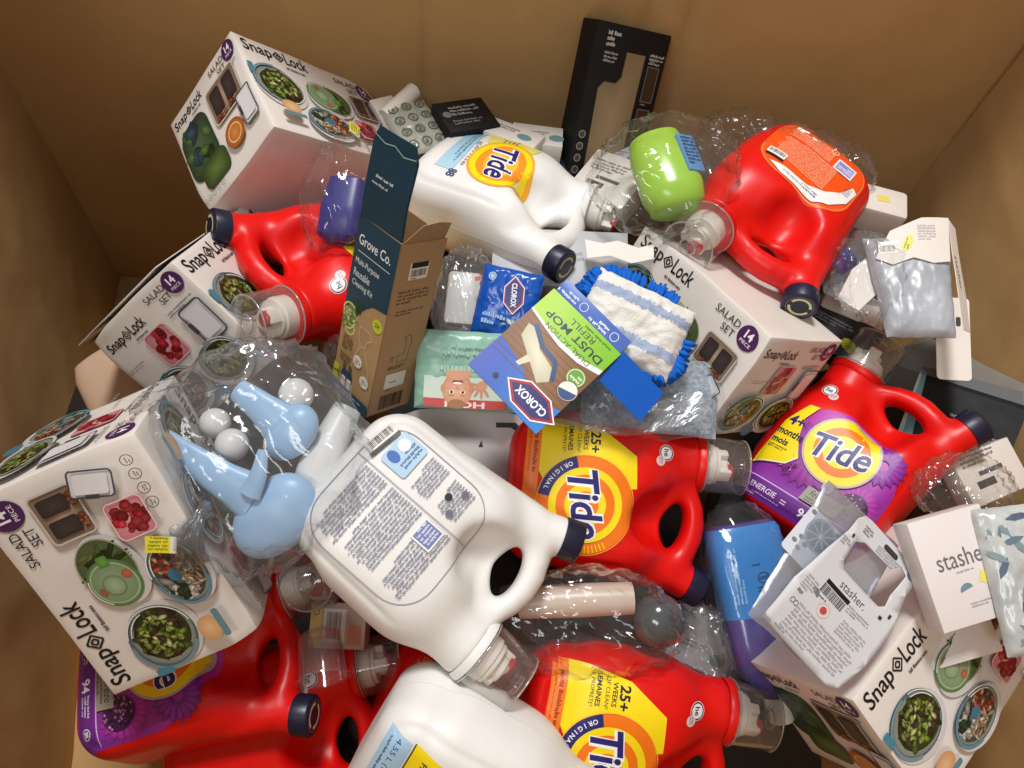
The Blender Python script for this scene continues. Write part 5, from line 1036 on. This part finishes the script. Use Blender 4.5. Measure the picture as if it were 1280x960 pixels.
# ------------------------------------------------------------------ cartons along the back wall
def bk(P): P.fine(.02, .052, .05, 3, .008, (150, 150, 148), h=.5); P.fine(.015, .022, .05, 2, .006, (130, 130, 130), seed=5); P.poly(ell(.012, .040, .007, .007), (120, 120, 118))
carton('black_carton', anchored((-.42, -.85, .3), (.20, -.55, -.8), (0, 0, .02), 583, 143, 1.13), (.085, .07, .04), 'small black carton with pale print near the back wall', 'carton', BLK, [('front', bk)])
def wk(P): P.fine(.01, .030, .05, 2, .006, (140, 136, 136)); P.poly(ell(.07, .02, .012, .008), (110, 150, 150))
carton('white_carton', anchored((.45, -.85, .2), (.1, -.65, -.75), (0, 0, .015), 640, 165, 1.13), (.095, .045, .03), 'white carton lying behind the back white jug', 'carton', CARD, [('front', wk)])
carton('white_carton', anchored((.1, -.95, .2), (.1, -.6, -.8), (0, 0, .015), 672, 168, 1.15), (.08, .05, .03), 'second white carton next to the black windowed carton', 'carton', CARD, [('front', wk)])
carton('navy_carton', anchored((-.05, -.95, .25), (.05, -.5, -.85), (0, 0, .015), 672, 200, 1.17), (.10, .07, .03), 'dark navy carton in the gap behind the back white jug', 'carton', mat('deep_navy_card', (24, 34, 58), .45, .4))
t = thing('floral_pouch', frame(cpt(520, 160, 1.13), (-.45, -.85, .2), (.2, -.45, -.87)), 'clear pouch with grey floral print behind the back white jug', 'pouch'); pk = pillow('pouch', t, .075, .10, .02, mat('floral_film', (170, 172, 160), .3, .5, bump=.2, bscale=40), 14, wr=.002)
P = Pr(2.5e-5)
for k in range(12):
    x, y = -.022 + .022 * (k % 3), -.036 + .024 * (k // 3); P.ring(x, y, .008, .008, .0022, (96, 104, 96)); P.poly(ell(x, y, .003, .003), (110, 118, 108))
P.build('floral_print', pk, lambda u, v, z: Vector((u, v, .0118 + z - 2.5 * u * u - 1.0 * v * v)), [(0, .008), (1, .008)])
carton('pale_carton', anchored((-.5, -.8, .2), (.3, -.4, -.85), (0, 0, .01), 497, 155, 1.14), (.04, .11, .02), 'narrow pale carton leaning beside the highest salad box', 'carton', CARD)
t = thing('white_tube', frame(cpt(508, 122, 1.15), (.6, -.8, .1), (0, -.4, -.9)), 'short white tube end standing behind the highest salad box', 'tube'); q = MB(); q.lathe([(.013, -.05), (.013, .018), (.0115, .020)], 28, cap0=True, cap1=True); q.build('tube', WHITEP, t, True, 50)
def dk(P): P.fine(.01, .07, .06, 4, .006, (120, 120, 124), seed=2); P.rect(.02, .02, .05, .03, (60, 60, 64)); P.rect(.03, .036, .07, .042, (80, 80, 84))
carton('printed_carton', anchored((.55, -.8, .2), (-.2, -.5, -.85), (0, 0, .02), 762, 222, 1.12), (.10, .09, .04), 'white printed carton between the jug tap and the green bottle', 'carton', CARD, [('front', dk)])
carton('printed_carton', anchored((.3, -.92, .2), (-.1, -.55, -.83), (0, 0, .02), 775, 190, 1.17), (.09, .05, .03), 'pale blue white carton in front of the black windowed carton', 'carton', mat('pale_blue_card', (196, 206, 214), .45, .4), [('front', wk)])
def gy(P): P.poly(ell(.05, .05, .009, .007), (70, 74, 84)); P.fine(.08, .05, .05, 3, .008, (110, 112, 120), h=.5)
carton('grey_carton', anchored((.05, -.95, .25), (0, -.35, -.93), (0, 0, .02), 700, 322, 1.03), (.19, .09, .04), 'grey printed carton beneath the back white jug', 'carton', mat('grey_card', (182, 182, 186), .45, .4), [('front', gy)])
t = thing('torn_paper', frame(cpt(772, 312, 1.0), (.1, -1, .1), (0, -.3, -.95)), 'torn scrap of white paper above the blue mop fringe', 'paper'); plate('paper', t, [(-.045, .012), (-.02, .008), (.0, .014), (.028, .006), (.048, .014), (.050, -.008), (.02, -.018), (-.01, -.010), (-.04, -.016)], .0004, CARD, curl=.006)

# ------------------------------------------------------------------ added dark filler cartons, standing in for the shade seen in the gaps
CH = mat('charcoal_card', (38, 40, 42)); DK = mat('gap_filler_dark', (40, 33, 28), .6, .3, mottle=.1, mscale=20)  # filler brown, darkened to stand in for shade
for px, py, z, up, m_, lab in ((560, 690, 1.12, (.3, -1, 0), CH, 'added charcoal filler darkening the gap under the middle white jug'), (770, 690, 1.10, (-.2, -1, 0), DK, 'added dark brown filler darkening the gap under the orange bullseye jug'), (905, 930, 1.06, (.1, -1, 0), CH, 'added charcoal filler darkening the gap below the purple soap bottle'),
        (360, 770, 1.16, (-.4, -1, 0), DK, 'added dark brown filler darkening the gap beside the lower left salad box'), (610, 470, 1.13, (.15, -1, 0), CH, 'added charcoal filler darkening the gap beneath the mint baby pack'), (1010, 660, 1.14, (.5, -1, 0), CH, 'added charcoal filler darkening the gap beneath the purple flower jug'),
        (1130, 520, 1.22, (-.3, -1, 0), DK, 'added dark brown filler darkening the gap behind the right hand jug handle'), (450, 330, 1.20, (.6, -1, 0), CH, 'added charcoal filler darkening the gap behind the tall kraft carton'), (180, 560, 1.16, (.2, -1, 0), DK, 'added dark brown filler darkening the gap between the two left salad boxes'), (990, 330, 1.27, (.1, -1, 0), CH, 'added charcoal filler darkening the gap behind the upper right red jug'),):
    carton('dark_filler_carton', anchored((*up[:2], .25), (0, -.25, -.95), (0, 0, .05), px, py, z), (.28, .22, .10), lab, 'carton', m_, group='added dark fillers in the gaps of the heap')

film_bag('crumpled_bag', frame(cpt(1088, 345, 1.00), (0, -1, 0), (0, -.3, -1)), (.040, .050, .022), 'crumpled clear film beside the bent white card sleeve', 81, .5, freq=1.6)
t = thing('torn_card', frame(cpt(1085, 348, 1.01), (.5, -.8, 0), (-.2, -.3, -.93)), 'torn white card flap left of the grey storage bag', 'card'); plate('card', t, [(-.02, -.045), (.012, -.05), (.026, .01), (.012, .03), (.018, .05), (-.012, .042), (-.024, .0)], .0008, CARD, curl=.010, seed=7)
t = thing('violet_tub', frame(cpt(1045, 330, 1.07), (.6, -.7, 0), (0, -.3, -.95)), 'violet plastic tub peeking out beside the upper right red jug', 'tub'); q = MB(); q.lathe([(.022, -.02), (.023, -.018), (.023, .016), (.020, .019)], 40, cap0=True, cap1=True, ribs=20, ramp=.0004); q.build('tub', mat('violet_plastic', (66, 64, 150)), t, True, 50)

film_bag('crumpled_bag', frame(cpt(872, 815, .96), (0, -1, 0), (0, -.2, -1)), (.05, .05, .03), 'dark gap crumple of clear film left of the purple soap bottle', 101, .4, m=FILM2, freq=1.6)
carton('small_white_carton', anchored((.4, -.9, 0), (.1, -.3, -.95), (0, 0, .015), 880, 800, 1.02), (.09, .08, .03), 'small white carton down between the soap bottle and bottom jug', 'carton', CARD, [('front', wk)])
carton('small_white_carton', anchored((-.3, -.95, 0), (.15, -.3, -.95), (0, 0, .015), 1240, 590, 1.0), (.10, .07, .03), 'small white carton between the black card pack and right wall', 'carton', CARD, [('front', dk)])
film_bag('crumpled_bag', frame(cpt(1205, 610, .93), (0, -1, 0), (0, -.2, -1)), (.05, .035, .025), 'crumpled clear film above the carton reading stasher', 104, .42, freq=1.6)
film_bag('crumpled_bag', frame(cpt(925, 178, 1.14), (0, -1, 0), (0, -.3, -1)), (.055, .04, .035), 'crumpled clear bag between the green bottle and back wall', 107, .45, freq=1.6)
film_bag('crumpled_bag', frame(cpt(455, 450, .96), (.3, -1, 0), (0, -.2, -1)), (.045, .03, .02), 'crumpled clear film at the foot of the tall kraft carton', 109, .42, freq=1.7)
